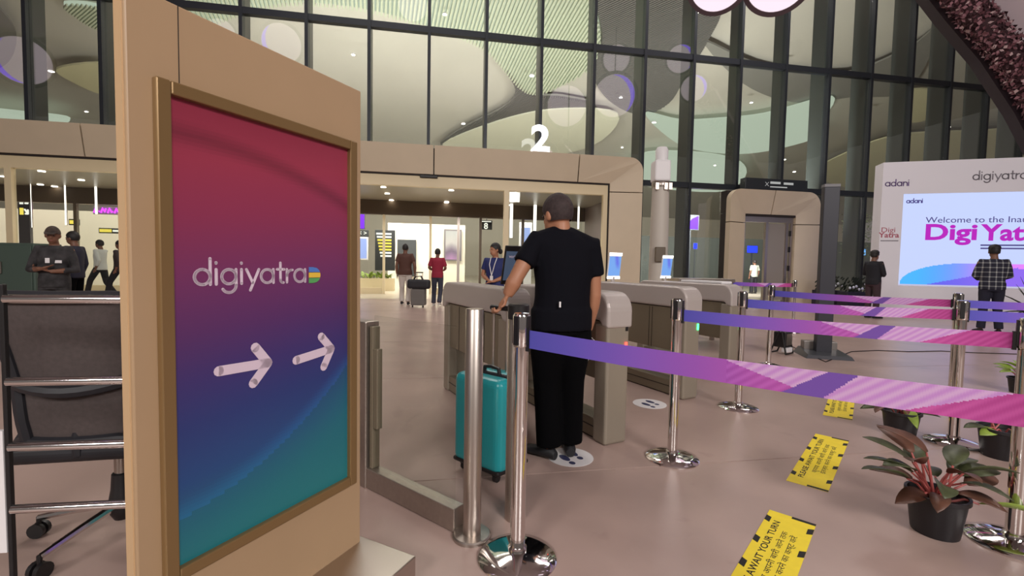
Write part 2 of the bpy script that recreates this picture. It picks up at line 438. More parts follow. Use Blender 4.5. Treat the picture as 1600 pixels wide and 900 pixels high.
# forecourt canopy overhead
M_CANOPY = mat('canopy_panel', (168, 152, 152), 0.6, noise=0.03, scale=0.4)
cp = MB().b2(-40, 40, -34, 0.2, 14.0, 14.3).build('ceiling', M_CANOPY); cp.location = FO; cp.rotation_euler.z = FA; tag(cp, kind='structure')

# -------------------------------------------------- glass facade
fac = empty('wall_facade', FO, FA, kind='structure')
MX = [0.866+1.885*k for k in range(-12, 17)]
Z1, Z2, Z3 = 4.28, 8.85, 13.9
P2A, P2B = 7.75, 11.45        # side portal extent
pane_hi = MB().b2(0.05, 1.835, -0.012, 0.012, 0.03, Z3-Z2-.03).mesh('pane'); pane_hi.materials.append(M_GLASS)
pane_mid = MB().b2(0.05, 1.835, -0.012, 0.012, 0.03, Z2-Z1-.03).mesh('pane'); pane_mid.materials.append(M_GLASS)
pane_lo = MB().b2(0.05, 1.835, -0.012, 0.012, 0.05, Z1-.03).mesh('pane'); pane_lo.materials.append(M_GLASS)
mul = MB().b2(-0.05, 0.05, -0.13, 0.09, 0, Z3).mesh('mullion'); mul.materials.append(M_DARKM)
mul_s = MB().b2(-0.05, 0.05, -0.13, 0.09, Z1, Z3).mesh('mullion'); mul_s.materials.append(M_DARKM)
fin = MB().b2(-0.03, 0.03, 0.10, 0.80, 0, Z3).mesh('fin'); fin.materials.append(M_FIN)
fin_s = MB().b2(-0.03, 0.03, 0.10, 0.60, Z1, Z3).mesh('fin'); fin_s.materials.append(M_FIN)
for x in MX:
    lowfree = x > 4.3 and not (P2A-0.2 < x < P2B+0.2)
    share('mullion', mul if lowfree else mul_s, fac, (x, 0, 0))
    share('fin', fin if lowfree else fin_s, fac, (x, 0, 0))
    share('pane', pane_hi, fac, (x, 0, Z2)); share('pane', pane_mid, fac, (x, 0, Z1))
    if x > 4.3 and not (P2A-1.9 < x < P2B+.1): share('pane', pane_lo, fac, (x, 0, 0))
MB().b2(4.26, MX[14]-.05, -.012, .012, .05, Z1-.03).build('pane', M_GLASS, fac)
MB().b2(MX[15]+.05, P2A+.1, -.012, .012, .05, Z1-.03).build('pane', M_GLASS, fac)
MB().b2(P2B-.1, MX[18]-.05, -.012, .012, .05, Z1-.03).build('pane', M_GLASS, fac)
tr = MB().b2(MX[0], MX[-1]+1.9, -0.10, 0.10, -.10, .10).mesh('transom'); tr.materials.append(M_DARKM)
share('transom', tr, fac, (0, 0, Z2)); share('transom', tr, fac, (0, 0, Z1)); share('transom', tr, fac, (0, 0, Z3))

# -------------------------------------------------- main portal
PF = -1.0       # front plane (local y)
def panel3(mb, poly, back=0.25):        # poly: (x, y, z) seen from the front
    n = len(poly)
    mb.add(list(poly)+[(x, y+back, z) for x, y, z in poly], [tuple(range(n)), tuple(range(2*n-1, n-1, -1))]+[(i, i+n, (i+1) % n+n, (i+1) % n) for i in range(n)])
    return mb
por = empty('trim_1', FO, FA, kind='structure')
T, OP = 4.92, 4.05
XR, XI = 4.25, 3.15
js = [-21.9, -17.1, -12.33, -7.52, -2.72, 2.01]
g = 0.018
for a, b in zip(js[:-1], js[1:]):
    panel3(MB(), [(a+g, PF, T), (b-g, PF, T), (b-g, PF+.16, OP), (a+g, PF+.16, OP)]).build('header_panel', M_PORTAL, por)
ca = arc(XR-.45, T-.45, .45, 90, 0, 8)
c1 = [(2.01+g, PF, T)]+[(x, PF, z) for x, z in ca[:5]]+[(XI, PF+.16, OP), (2.01+g, PF+.16, OP)]
c2 = [(x, PF, z) for x, z in ca[4:]]+[(XR, PF, 3.78), (XI, PF+.16, 3.78), (XI, PF+.16, OP)]
panel3(MB(), c1).build('corner_panel', M_PORTAL, por)
panel3(MB(), c2).build('corner_panel', M_PORTAL, por)
panel3(MB(), [(XR, PF, 3.75), (XR, PF, 0), (XI, PF+.16, 0), (XI, PF+.16, 3.75)]).build('jamb_panel', M_PORTAL, por)
MB().b2(-24, 4.1, PF+.2, -.15, OP+.05, T-.05).b2(XI+.08, XR-.1, PF+.2, -.15, 0.02, OP).build('backing', M_GAP, por)
# dark reveal line, cream lintel and posts
MB().b2(-24, XI, PF+.20, PF+.30, OP-.06, OP+.04).b2(XI-.05, XI, PF+.2, PF+.3, 0, OP-.06).build('reveal', M_GAP, por)
MB().b2(-24, XI-.05, PF+.22, PF+.40, 3.66, OP-.06).build('lintel', M_CREAM, por)
for px, wd in ((-14.32, .16), (-0.45, .17), (XI-.20, .15), (-8.2, .16)):
    MB().b2(px, px+wd, PF+.22, PF+.38, 0, 3.66).build('post', M_CREAM, por)
for xa, xb in ((-0.26, 1.32), (1.36, XI-.22), (-14.14, -11.0), (-10.96, -8.22), (-17.4, -14.34)):
    MB().b2(xa, xb, PF+.29, PF+.305, 0.08, 3.64).build('pane', M_CLEAR, por)
MB().b2(1.30, 1.38, PF+.24, PF+.36, 0, 3.66).b2(-11.02, -10.94, PF+.24, PF+.36, 0, 3.66).build('glazing_bar', M_STEEL, por)
MB().b2(-3.15, -2.6, PF+.14, PF+.24, 3.93, 4.02).build('door_sensor', M_BLACK, por, bevel=.02)
# vestibule
VD = 3.0
M_VCEIL = mat('vestibule_ceiling', (150, 142, 128), 0.35)
ves = empty('ceiling_vestibule', FO, FA, kind='structure')
MB().b2(-24, 4.0, PF+.42, VD+.4, 3.68, 3.9).build('ceiling_board', M_VCEIL, ves)
M_DOWN = mat('downlight_glow', (255, 244, 225), 0.4, emit=9.0)
dl = MB().lathe([(0.075, 0), (0.085, -.012), (0.085, -.02), (0.06, -.02)], 16).mesh('downlight'); dl.materials.append(M_DOWN)
for u, v in ((599, 292), (605, 302), (615, 318), (705, 297), (698, 315), (696, 322), (789, 326), (65, 267), (63, 288), (127, 281), (115, 297), (1, 275)):
    p = onp(u, v, Vector((0, 0, 3.68)), Vector((0, 0, 1))); l = p-FO
    share('downlight', dl, ves, (l.dot(FX), min(l.dot(FY), VD-.1), 3.68))
wv = MB().b2(3.6, 3.75, PF+.45, VD, 0, 3.68).build('wall_vestibule_right', mat('taupe_panel', (128, 112, 104), 0.35)); wv.location = FO; wv.rotation_euler.z = FA; tag(wv, kind='structure')
# inner door line
M_BROWN = mat('brown_header', (92, 78, 62), 0.45)
dr = empty('door_1', FO, FA, kind='structure')
MB().b2(-22, 3.6, VD, VD+.25, 3.12, 3.68).build('door_header', M_BROWN, dr)
for x, wd, m in ((-5.72, .09, M_BROWN), (-4.66, .09, M_CREAM), (-2.86, .10, M_CREAM), (-1.75, .10, M_STEEL), (-.86, .10, M_BROWN), (-8.9, .1, M_BROWN), (-12.3, .16, M_BROWN), (-15.2, .1, M_BROWN), (.9, .1, M_BROWN)):
    MB().b2(x, x+wd, VD, VD+.12, 0, 3.12).build('door_stile', m, dr)
for a, b in ((-8.8, -5.74), (-5.62, -4.68), (-2.75, -1.77), (-1.64, -.88), (-.75, .9), (1.0, 3.5), (-12.1, -8.92), (-15.1, -12.32)):
    MB().b2(a, b, VD+.05, VD+.062, .25, 3.1).build('pane', M_CLEAR, dr)
    MB().b2(a, b, VD+.02, VD+.10, 0, .25).build('door_rail', M_CREAM, dr)

# -------------------------------------------------- side portal
po2 = empty('trim_2', FO, FA, kind='structure')
T2, O2 = 4.12, 3.27
xa, xb, ia, ib = P2A, P2B, P2A+.75, P2B-.85
la = arc(xa+.4, T2-.4, .4, 180, 90, 8); rb = arc(xb-.5, T2-.5, .5, 90, 0, 8); xm = (ia+ib)/2
F2 = -0.75
panel3(MB(), [(xa, F2, 2.95)]+[(x, F2, z) for x, z in la[:5]]+[(ia, F2+.2, O2), (ia, F2+.2, 2.95)]).build('corner_panel', M_PORTAL, po2)
panel3(MB(), [(x, F2, z) for x, z in la[4:]]+[(xm-.015, F2, T2), (xm-.015, F2+.2, O2), (ia, F2+.2, O2)]).build('header_panel', M_PORTAL, po2)
panel3(MB(), [(xm+.015, F2, T2)]+[(x, F2, z) for x, z in rb[:5]]+[(ib, F2+.2, O2), (xm+.015, F2+.2, O2)]).build('header_panel', M_PORTAL, po2)
panel3(MB(), [(x, F2, z) for x, z in rb[4:]]+[(xb, F2, 2.95), (ib, F2+.2, 2.95), (ib, F2+.2, O2)]).build('corner_panel', M_PORTAL, po2)
panel3(MB(), [(xa, F2, 2.92), (ia, F2+.2, 2.92), (ia, F2+.2, 0), (xa, F2, 0)]).build('jamb_panel', M_PORTAL, po2)
panel3(MB(), [(ib, F2+.2, 2.92), (xb, F2, 2.92), (xb, F2, 0), (ib, F2+.2, 0)]).build('jamb_panel', M_PORTAL, po2)
MB().b2(xa+.05, xb-.05, F2+.3, -.1, O2+.02, T2-.03).b2(xa+.05, ia-.02, F2+.3, -.1, 0, O2).b2(ib+.02, xb-.05, F2+.3, -.1, 0, O2).build('backing', M_GAP, po2)
MB().b2(ia, ib, F2+.22, F2+.34, O2-.08, O2+.02).build('reveal', M_GAP, po2)
dr2 = empty('door_2', FO, FA, kind='structure')
MB().b2(ia, ib, F2+.3, F2+.42, O2-.28, O2-.08).build('door_header', M_STEEL, dr2)
for x in (ia, ia+.95, ib-.12, ib-.30): MB().b2(x, x+.10, F2+.3, F2+.42, 0, O2-.28).build('door_stile', M_STEEL, dr2)
MB().b2(ia+1.05, ib-.30, F2+.35, F2+.365, .1, O2-.32).build('pane', mat('frosted_panel', (150, 142, 132), .3), dr2)
for z in (1.2, 1.9, 2.5): MB().b2(ib-.19, ib-.13, F2+.24, F2+.3, z, z+.2).build('hinge', M_BLACK, dr2)

# -------------------------------------------------- arch fascia at the right with its garland
gp = [dep(1440, -60, 13.0), dep(1500, 18, 13.0), dep(1555, 82, 13.0), dep(1610, 165, 13.0), dep(1660, 260, 13.0), dep(1700, 360, 13.0)]
off = Vector((4.5, -6.0, 3.4))
mb = MB()
vs = [tuple(p) for p in gp]+[tuple(p+off) for p in gp]+[tuple(p+Vector((.3, .15, .1))) for p in gp]+[tuple(p+off+Vector((.3, .15, .1))) for p in gp]
n = len(gp); fs = []
for i in range(n-1):
    fs += [(i, i+1, i+1+n, i+n), (2*n+i, 3*n+i, 3*n+i+1, 2*n+i+1), (i, 2*n+i, 2*n+i+1, i+1)]
mb.add(vs, fs)
tag(mb.build('ceiling_arch', mat('arch_soffit', (196, 180, 186), 0.6)), kind='structure')
mb = MB(); pr = []
for p in gp: pr.append(p+Vector((-.30, .12, -.17)))
vs = [tuple(p) for p in gp]+[tuple(p) for p in pr]+[tuple(p+Vector((0, .3, 0))) for p in gp]+[tuple(p+Vector((0, .3, 0))) for p in pr]
fs = []
for i in range(n-1):
    fs += [(i, i+1, i+1+n, i+n), (2*n+i, 3*n+i, 3*n+i+1, 2*n+i+1), (n+i, n+i+1, 3*n+i+1, 3*n+i)]
mb.add(vs, fs)
tag(mb.build('trim_3', mat('arch_edge', (54, 44, 50), 0.6)), kind='structure')

# ================================================================== NEAR THINGS
# -------------------------------------------------- digital-travel sign kiosk
SD_ = Vector((0.44, 0.898, 0)).normalized()             # along the sign, away from the camera
SN_ = Vector((SD_.y, -SD_.x, 0))                        # out of its printed face
S_END = Vector((-0.604, 1.836, 0))                      # far lower corner
SIGN_W = 0.775
sign_rz = math.atan2(SD_.y, SD_.x)
sg = empty('display_sign', S_END - SD_*SIGN_W, sign_rz, 'tall beige standing sign with a red to blue poster and two white arrows', 'sign')
# local: x 0..W along sign, -y is the printed face, z up
MB().b2(0, SIGN_W, 0, 0.055, 0.10, 1.915).build('body', M_BEIGE, sg, bevel=.004)
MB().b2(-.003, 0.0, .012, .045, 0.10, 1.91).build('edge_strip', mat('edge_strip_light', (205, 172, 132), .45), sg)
MB().b2(0.118, 0.1205, -.0006, 0.0, 1.70, 1.914).build('panel_joint', M_GAP, sg)
px0, px1, pz0, pz1 = SIGN_W-.686, SIGN_W-.074, 0.407, 1.673
fw = 0.035
fr = MB()
for (a, b, c, d) in ((px0-fw, px0, pz0-fw, pz1+fw), (px1, px1+fw, pz0-fw, pz1+fw), (px0, px1, pz0-fw, pz0), (px0, px1, pz1, pz1+fw)):
    fr.b2(a, b, -.022, 0.0, c, d)
frame = fr.build('poster_frame', M_BRONZE, sg, bevel=.004)
STOPS = [(0, (38, 128, 132)), (.10, (32, 98, 128)), (.2, (38, 76, 132)), (.32, (46, 60, 122)), (.42, (66, 52, 116)), (.52, (92, 50, 106)), (.64, (120, 54, 102)), (.78, (146, 54, 88)), (.9, (158, 56, 80)), (1, (146, 50, 72))]
def poster_col(u, v):
    c = list(lerpc(STOPS, v - .05*(u-.5)))
    yc = .10+.05*u+.20*u*u
    d = v-yc
    if 0 < d < .045:
        k = .30*(1-d/.045); c = [c[0]+(40-c[0])*k, c[1]+(150-c[1])*k, c[2]+(215-c[2])*k]
    elif d <= 0:
        k = min(.75, .35-d*3.0); c = [c[0]+(30-c[0])*k, c[1]+(118-c[1])*k, c[2]+(128-c[2])*k]
    yw = .93-.10*u*u
    if abs(v-yw) < .03:
        k = .18*(1-abs(v-yw)/.03); c = [x*(1-k) for x in c]
    return c
po = colour_grid('poster', lambda u, v: (px0+(px1-px0)*u, -.004, pz0+(pz1-pz0)*v), 60, 120, poster_col, M_PRINT, sg)
def face(u, v):
    p = onp(u, v, S_END+SN_*.006, SN_); l = p-(S_END-SD_*SIGN_W)
    return (l.dot(SD_), l.z)
ax, az = face(304, 446); bx_, bz_ = face(486, 441)
unit = (bx_-ax)/9.05
mb = MB(); stroke_word(mb, 'digiyatra', ax, (az+bz_)/2+.002, unit, unit*.2, -.005, .001); mb.build('lettering', M_LETTER, po)
# striped emblem at the end of the word
ex0 = ax+unit*8.85; ez = (az+bz_)/2-unit*.10; eh = unit*1.35; ew = unit*1.15
for k, c in enumerate(((92, 168, 96), (236, 196, 70), (84, 128, 206))):
    z0 = ez+eh*k/3; z1 = ez+eh*(k+1)/3
    pts = [(ex0, z0+.0008), (ex0, z1-.0008)]
    for j in range(5, -1, -1):
        z = z0+(z1-z0)*j/5; q = (z-(ez+eh/2))/(eh/2)
        pts.append((ex0+ew*(.35+.65*math.sqrt(max(0, 1-q*q))), min(max(z, z0+.0008), z1-.0008)))
    MB().prism(pts, -.0065, -.005).build('emblem_stripe', mat('emblem_%d' % k, c, .5), po)
for a, b, h1, h2, wd in (((342, 580), (419, 567), (399, 543), (396, 599), .030), ((463, 563), (518, 545), (502, 526), (506, 573), .030)):
    A, B, H1, H2 = face(*a), face(*b), face(*h1), face(*h2)
    MB().stroke([A, B], wd, -.005, .0012).stroke([H1, B, H2], wd, -.005, .0012).build('arrow', M_LETTER, po)
# steel foot: plate reaches forward from the printed face
MB().b2(-.02, SIGN_W+.03, -.26, .10, 0, .105).build('foot', M_SATIN, sg, bevel=.004)

# -------------------------------------------------- steel barrier rail at the left
RA = Vector((-1.60, 1.45, 0)); RB = Vector((-1.02, 1.53, 0))
rl = empty('barrier_rail', RA, math.atan2(RB.y-RA.y, RB.x-RA.x), 'polished steel barrier of four horizontal tubes in front of the office chair', 'barrier')
RL = (RB-RA).length
for z in (1.113, .848, .636, .431): MB().tube([(0, 0, z), (RL, 0, z)], .0145, 14).build('rail_tube', M_CHROME, rl, smooth=True)
MB().b2(-.014, 0, -.006, .010, 0, 1.16).build('end_post', M_BLACK, rl, bevel=.003)
MB().b2(RL, RL+.03, -.02, .02, 0, 1.16).build('end_post', M_BLACK, rl, bevel=.003)
MB().b2(-.22, -.018, -.004, .012, .29, .69).build('white_panel', M_WHITE, rl)

# -------------------------------------------------- office chair behind the rail
M_MESH = mat('chair_mesh', (74, 65, 64), .8, noise=.12, scale=60)
M_FOAM = mat('chair_black', (30, 30, 36), .55)
hub = flo(192, 828); hub.z = 0
ch = empty('office_chair', hub, math.radians(12), 'black mesh-back swivel office chair seen from behind', 'chair')
def back_ring(z, wd, y, bow, th):
    return wd, y, bow, th, z
prof = [(.52, .40, -.28, .03), (.62, .42, -.30, .035), (.74, .44, -.31, .045), (.86, .47, -.335, .05), (1.0, .51, -.36, .045), (1.10, .50, -.38, .04)]
def back_pt(s, t):
    i = min(int(t*(len(prof)-1)), len(prof)-2); k = t*(len(prof)-1)-i
    a, b = prof[i], prof[i+1]; z, wd, y, bow = [a[j]+(b[j]-a[j])*k for j in range(4)]
    return Vector((wd*.43*s, y+bow*s*s*1.0, z))
mb = MB(); vs = []; fs = []
NU, NV = 12, 16
for j in range(NV+1):
    for i in range(NU+1): vs.append(tuple(back_pt(-1+2*i/NU, j/NV)))
for j in range(NV):
    for i in range(NU): a = j*(NU+1)+i; fs.append((a, a+1, a+NU+2, a+NU+1))
mb.add(vs, fs); bk = mb.build('backrest_mesh', M_MESH, ch, smooth=True); s_ = bk.modifiers.new('t', 'SOLIDIFY'); s_.thickness = .008
rimp = [back_pt(-1, t/12) for t in range(13)]+[back_pt(-1+2*i/10, 1) for i in range(1, 11)]+[back_pt(1, 1-t/12) for t in range(1, 13)]+[back_pt(1-2*i/10, 0) for i in range(1, 11)]
MB().tube(rimp, .025, 8).build('backrest_frame', M_FOAM, ch, smooth=True)
lb = []
for k in range(9): lb.append(back_pt(-.96+1.92*k/8, .44)+Vector((0, -.012, -.03*(1-(k-4)**2/16))))
MB().tube(lb, .026, 8).build('lumbar_bar', M_FOAM, ch, smooth=True)
for s in (-1, 1):
    MB().tube([back_pt(s*.98, .05), (s*.26, -.18, .50), (s*.27, -.02, .62), (s*.27, .16, .66), (s*.27, .26, .66)], .016, 8).build('armrest', M_FOAM, ch, smooth=True)
MB().b2(-.26, .26, -.28, .24, .43, .51).build('seat', M_FOAM, ch, bevel=.035, seg=4)
MB().tube([(0, -.20, .44), (0, -.27, .47), (0, -.27, .56)], .02, 8).build('back_support', M_FOAM, ch, smooth=True)
MB().b2(-.12, .12, -.14, .12, .385, .432).build('tilt_mechanism', M_BLACK, ch, bevel=.02)
MB().lathe([(.026, .20), (.026, .39)], 14).build('gas_lift', M_STEEL, ch, smooth=True)
MB().lathe([(.03, .06), (.045, .09), (.052, .13), (.04, .20), (.036, .27), (.03, .275)], 16).build('hub', M_BLACK, ch, smooth=True)
for k in range(5):
    a = math.radians(250+72*k); d = Vector((math.cos(a), math.sin(a), 0)); e = d*.33
    lg = MB().tube([d*.03+Vector((0, 0, .13)), d*.18+Vector((0, 0, .11)), e+Vector((0, 0, .085))], [.018, .016, .013], 8).build('leg', M_CHROME, ch, smooth=True)
    px = Vector((-d.y, d.x, 0))
    cm = MB()
    for sgn in (-1, 1):
        c = e+px*(sgn*.016)+Vector((0, 0, .032))
        cm.tube([c-px*.009, c+px*.009], .032, 14)
    cm.tube([e+Vector((0, 0, .04)), e+Vector((0, 0, .09))], .009, 8).build('caster', M_BLACK, lg, smooth=True)

# green metal cabinet further back at the left edge
g0 = flo(58, 517)
gc = empty('metal_cabinet', g0, 0.05, 'dark green steel cabinet behind the office chair at the left', 'cabinet')
M_GREEN = mat('green_steel', (72, 88, 80), .45, .2)
MB().b2(-1.1, 0, 0, .5, 0.04, 1.46).build('body', M_GREEN, gc, bevel=.015)
MB().b2(-1.06, -.04, -.015, 0, .08, 1.42).build('door', M_GREEN, gc, bevel=.008)
MB().b2(-.56, -.50, -.05, -.015, .95, 1.15).build('handle', M_STEEL, gc, bevel=.01)
MB().b2(-1.06, -.04, .03, .46, 0, .04).build('plinth', M_BLACK, gc)

# -------------------------------------------------- swing-gate of steel and glass beside the sign
A0 = flo(575, 757); A1 = flo(717, 829)
gd = (A1-A0); GL = gd.length; grz = math.atan2(gd.y, gd.x)
bg = empty('glass_barrier', A0, grz, 'steel framed glass side barrier with a low steel rail next to the beige sign', 'barrier')
MB().b2(-.10, GL, -.035, .035, 0.005, .115).build('bottom_rail', M_STEEL, bg, bevel=.004)
MB().b2(-.14, .03, -.04, .05, .0, .925).build('upright', M_STEEL, bg, bevel=.006)
MB().b2(.04, .065, -.02, .03, .115, .90).build('glass_clamp', M_GATEBODY, bg, bevel=.003)
MB().b2(.065, .10, -.015, .02, .34, .78).build('hinge_bar', M_GATEBODY, bg, bevel=.003)
MB().b2(.06, GL-.03, -.005, .005, .12, .96).build('glass_pane', M_CLEAR, bg)
pb = flo(737, 838)
pp = empty('steel_bollard', pb, 0, 'satin steel tube post at the end of the glass barrier', 'post')
MB().lathe([(.041, .0), (.041, 1.045), (.038, 1.05)], 24).build('tube', M_SATIN, pp, smooth=True)
MB().lathe([(.088, 0), (.088, .012), (.082, .018), (.045, .02)], 28).build('flange', M_STEEL, pp, smooth=True)
pc = flo(806, 858)
p2 = empty('steel_bollard', Vector((pc.x-.004, pc.y+.25, 0)), 0, 'steel tube post half hidden right behind the nearest belt stanchion', 'post')
MB().lathe([(.05, .0), (.05, .985), (.047, .99)], 24).build('tube', M_SATIN, p2, smooth=True)
MB().lathe([(.052, .99), (.052, 1.055), (.045, 1.062)], 24).build('cap', M_BLACK, p2, smooth=True)

# -------------------------------------------------- belt stanchions
BELT = [(0, (88, 86, 182)), (.14, (106, 92, 194)), (.30, (138, 96, 198)), (.44, (162, 94, 192)), (.55, (188, 96, 188)), (.66, (196, 96, 180)), (.8, (204, 92, 170)), (1, (178, 70, 140))]
def belt_col(q, h):     # q along the belt, h up its height
    c = lerpc(BELT, q)
    if q > .50:
        st = math.sin((q*38-h*2.6)*2*math.pi)
        c = tuple(x+8*st for x in c)
        low = .95-(q-.50)*6.0 if q < .66 else (0.02 if q < .78 else 0.02+(q-.78)*8)
        if .60+.07*h < q < .665+.05*h: c = (124, 88, 178)
        elif h > low and q < .93:
            k = .5+.5*st; c = (222-16*k, 182-34*k, 226-8*k) if q < .9 else (210, 110, 180)
    return tuple(max(0, min(255, x)) for x in c)
def make_stanchion(loc, label, top=1.05):
    st = empty('belt_stanchion', loc, 0, label, 'stanchion', 'belt stanchions of the queue')
    MB().lathe([(.168, 0), (.169, .006), (.162, .014), (.12, .026), (.07, .036), (.035, .042)], 48).build('base', M_CHROME, st, smooth=True)
    MB().lathe([(.040, .04), (.040, .052), (.033, .058)], 24).build('collar', M_CHROME, st, smooth=True)
    MB().lathe([(.032, .045), (.032, top-.135)], 28).build('pole', M_CHROME, st, smooth=True)
    hd = MB().lathe([(.033, top-.14), (.036, top-.135), (.036, top-.012), (.030, top)], 28).build('head', M_CHROME, st, smooth=True)
    for k in range(4):
        a = math.radians(-38+90*k)
        MB().box((0.034, 0, top-.07), (.012, .026, .12), 0, Matrix.Rotation(a, 4, 'Z')).build('cassette_slot', M_BLACK, hd, bevel=.002)
    return st
def belt(st, a, b, z0=.945, z1=.945, h=.074, sag=.012, twist=0, fn=belt_col, nu=300):
    a = Vector(a); b = Vector(b); d = (b-a).normalized(); n = Vector((-d.y, d.x, 0))
    a2 = a+d*.038; b2 = b-d*.045
    def P(u, v):
        p = a2+(b2-a2)*u; z = z0+(z1-z0)*u - sag*math.sin(math.pi*u)
        return (p.x, p.y, z+(v-.5)*h)
    o = colour_grid('belt', P, nu, 24, fn, M_BELT, st, W=True, thick=.0015)
    MB().box((0, 0, 0), (.014, .018, .085), 0, Matrix.Translation(Vector((b.x, b.y, z1))-d*.044+Vector((0, 0, 0))) @ Matrix.Rotation(math.atan2(d.y, d.x), 4, 'Z')).build('belt_clip', M_BLACK, o, W=True)
    MB().box((0, 0, 0), (.012, .018, .10), 0, Matrix.Translation(Vector((a.x, a.y, z0))+d*.037) @ Matrix.Rotation(math.atan2(d.y, d.x), 4, 'Z')).build('belt_slot', M_BLACK, o, W=True)
    return o
S1 = flo(808, 872); S2 = flo(1050, 716); S3 = flo(1153, 637); S4 = flo(1200, 572); S5 = flo(1238, 520)
R1 = flo(1583, 850); R2 = flo(1489, 692); R3 = flo(1487, 622)
dirb = Vector((.785, -.62, 0)).normalized()
R0 = S1+dirb*1.60
s1 = make_stanchion(S1, 'nearest chrome belt stanchion, in front of the man with the teal suitcase')
s2 = make_stanchion(S2, 'chrome belt stanchion with round base standing right of the man in black')
s3 = make_stanchion(S3, 'chrome belt stanchion in front of the farthest gate, beside a green gate light')
s4 = make_stanchion(S4, 'chrome belt stanchion just left of the black floodlight on the floor')
s5 = make_stanchion(S5, 'far thin chrome belt stanchion between the floodlight and the dark pillar')
r0 = make_stanchion(R0, 'chrome belt stanchion outside the right edge holding the nearest belt')
r1 = make_stanchion(R1, 'chrome belt stanchion at the right edge behind the nearest potted plant')
r2 = make_stanchion(R2, 'nearer of two overlapping chrome belt stanchions between the small potted plants')
r3 = make_stanchion(R3, 'farther of two overlapping chrome belt stanchions in front of the plaid-shirt man')
belt(s1, S1, R0); belt(s2, S2, R1); belt(s3, S3, R2); belt(s4, S4, R3)
S6 = flo(1126, 512); s6 = make_stanchion(S6, 'far chrome belt stanchion behind the gates at the left end of the farthest belt'); belt(s6, S6, S5, nu=90)
belt(r2, R2, R2+Vector((1.6, -.35, 0)), nu=70); belt(r3, R3, R3+Vector((1.7, -.3, 0)), nu=70)
e1 = make_stanchion(R2+Vector((1.6, -.35, 0)), 'chrome belt stanchion beyond the right edge ending the lower blue belt')
e2 = make_stanchion(R3+Vector((1.7, -.3, 0)), 'chrome belt stanchion beyond the right edge ending the upper blue belt')

# -------------------------------------------------- boarding gates
GD = Vector((-.469, .883, 0)).normalized(); GRZ = math.atan2(GD.y, GD.x)
M_RED = mat('red_indicator', (255, 60, 50), .4, emit=6.0)
M_GRN = mat('green_indicator', (60, 255, 120), .4, emit=6.0)
M_TABW = mat('tablet_light_bar', (255, 252, 245), .4, emit=2.6)
def make_gate(near, label, light, L=1.5, Hh=1.07, iy=-.07):
    # local: x along lane (0 = near end), +y = left side (seen from the entrance), z up
    g = empty('boarding_gate', near, GRZ, label, 'gate', 'row of boarding gates')
    W_ = .20
    r = .13
    out = [(0.0, Hh-.25), (0.0, Hh-r)]+arc(r, Hh-r, r, 180, 90, 7)[1:]+arc(L-r, Hh-r, r, 90, 0, 7)+[(L, Hh-.25), (L-.07, Hh-.235), (L-.10, Hh-.20), (.10, Hh-.20), (.07, Hh-.235)]
    MB().prism(out, -W_/2-.012, W_/2+.012).build('cap', M_GATECAP, g, bevel=.02, seg=3)
    MB().b2(.12, L-.02, -.075, .075, .44, Hh-.21).build('body_panel', M_GATEBODY, g, bevel=.004)
    MB().b2(.01, .15, -.095, .105, 0, Hh-.22).build('near_leg', M_GATELEG, g, bevel=.02, seg=3)
    MB().b2(L-.14, L-.01, -.095, .095, 0, Hh-.22).build('far_leg', M_GATELEG, g, bevel=.02, seg=3)
    MB().b2(.15, L-.14, -.08, .08, .01, .15).build('bottom_rail', M_GATEBODY, g, bevel=.004)
    MB().b2(.15, L-.14, -.083, .083, .085, .092).b2(.05, L-.05, -.07, .07, 0, .01).build('black_line', M_GAP, g)  # black lines across and under the bottom rail
    MB().b2(.15, L-.14, -.006, .006, .15, .44).build('glass_pane', M_CLEAR, g)
    for x in (.46, .50, 1.02): MB().b2(x, x+.005, .0755, .0775, .44, Hh-.22).build('panel_joint', M_GAP, g)
    MB().b2(.004, .012, -.075, -.055, .80, .90).build('scanner_slot', M_BLACK, g)
    MB().b2(.002, .012, iy, iy+.015, .66, .72).build('indicator', light, g)
    return g
def make_tablet(g, x, z, tilt, dark=False):
    h, wd = .30, .185
    M = Matrix.Translation(Vector((x, 0, z))) @ Matrix.Rotation(tilt, 4, 'Y')
    t = MB().box((0, 0, h/2), (.02, wd, h), 0, M).build('face_scanner', M_WHITE if not dark else M_BLACK, g, bevel=.006)
    if not dark:
        MB().box((-.012, 0, .012), (.006, wd, .03), 0, M).build('light_bar', M_TABW, t)
        MB().box((-.012, 0, h-.015), (.006, wd, .035), 0, M).build('light_bar', M_TABW, t)
    def P(u, v): return M @ Vector((-.0125, wd*.46*(1-2*u), .035+(h-.075)*v))
    def colf(u, v):
        if dark: return (60, 72, 92)
        k = max(0, 1-abs(u-.75+.3*(v-.5))*4)*max(0, min(1, (v-.3)*3)); return (118-20*k, 168-60*k, 238-10*k)
    colour_grid('screen', P, 14, 20, colf, M_SCREEN, t)
    MB().tube([(x, 0, z-.06), (x, 0, z+.02)], .022, 10).build('stand', M_GATECAP, t, smooth=True)
    return t
nA = Vector((.06, 3.40, 0)); nB = flo(962, 699); nC = flo(1080, 624); nD = Vector((2.56, 5.2, 0)); nE = Vector((3.55, 6.2, 0))
gA = make_gate(nA, 'leftmost grey boarding gate, behind the teal suitcase and bollard', M_RED, 1.40)
gB = make_gate(nB+Vector((.02, .05, 0)), 'grey boarding gate directly right of the man in black, with red light', M_RED, 1.45)
gC = make_gate(nC, 'grey boarding gate behind the second stanchion with green light', M_GRN, 1.5)
gD = make_gate(nD, 'farthest right grey boarding gate with raised white lid', M_GRN, 1.5, iy=.0)
make_tablet(gC, 1.18, 1.11, -.12); make_tablet(gD, 1.1, 1.11, -.12)
tA = make_tablet(gA, .14, 1.10, -.25, True)
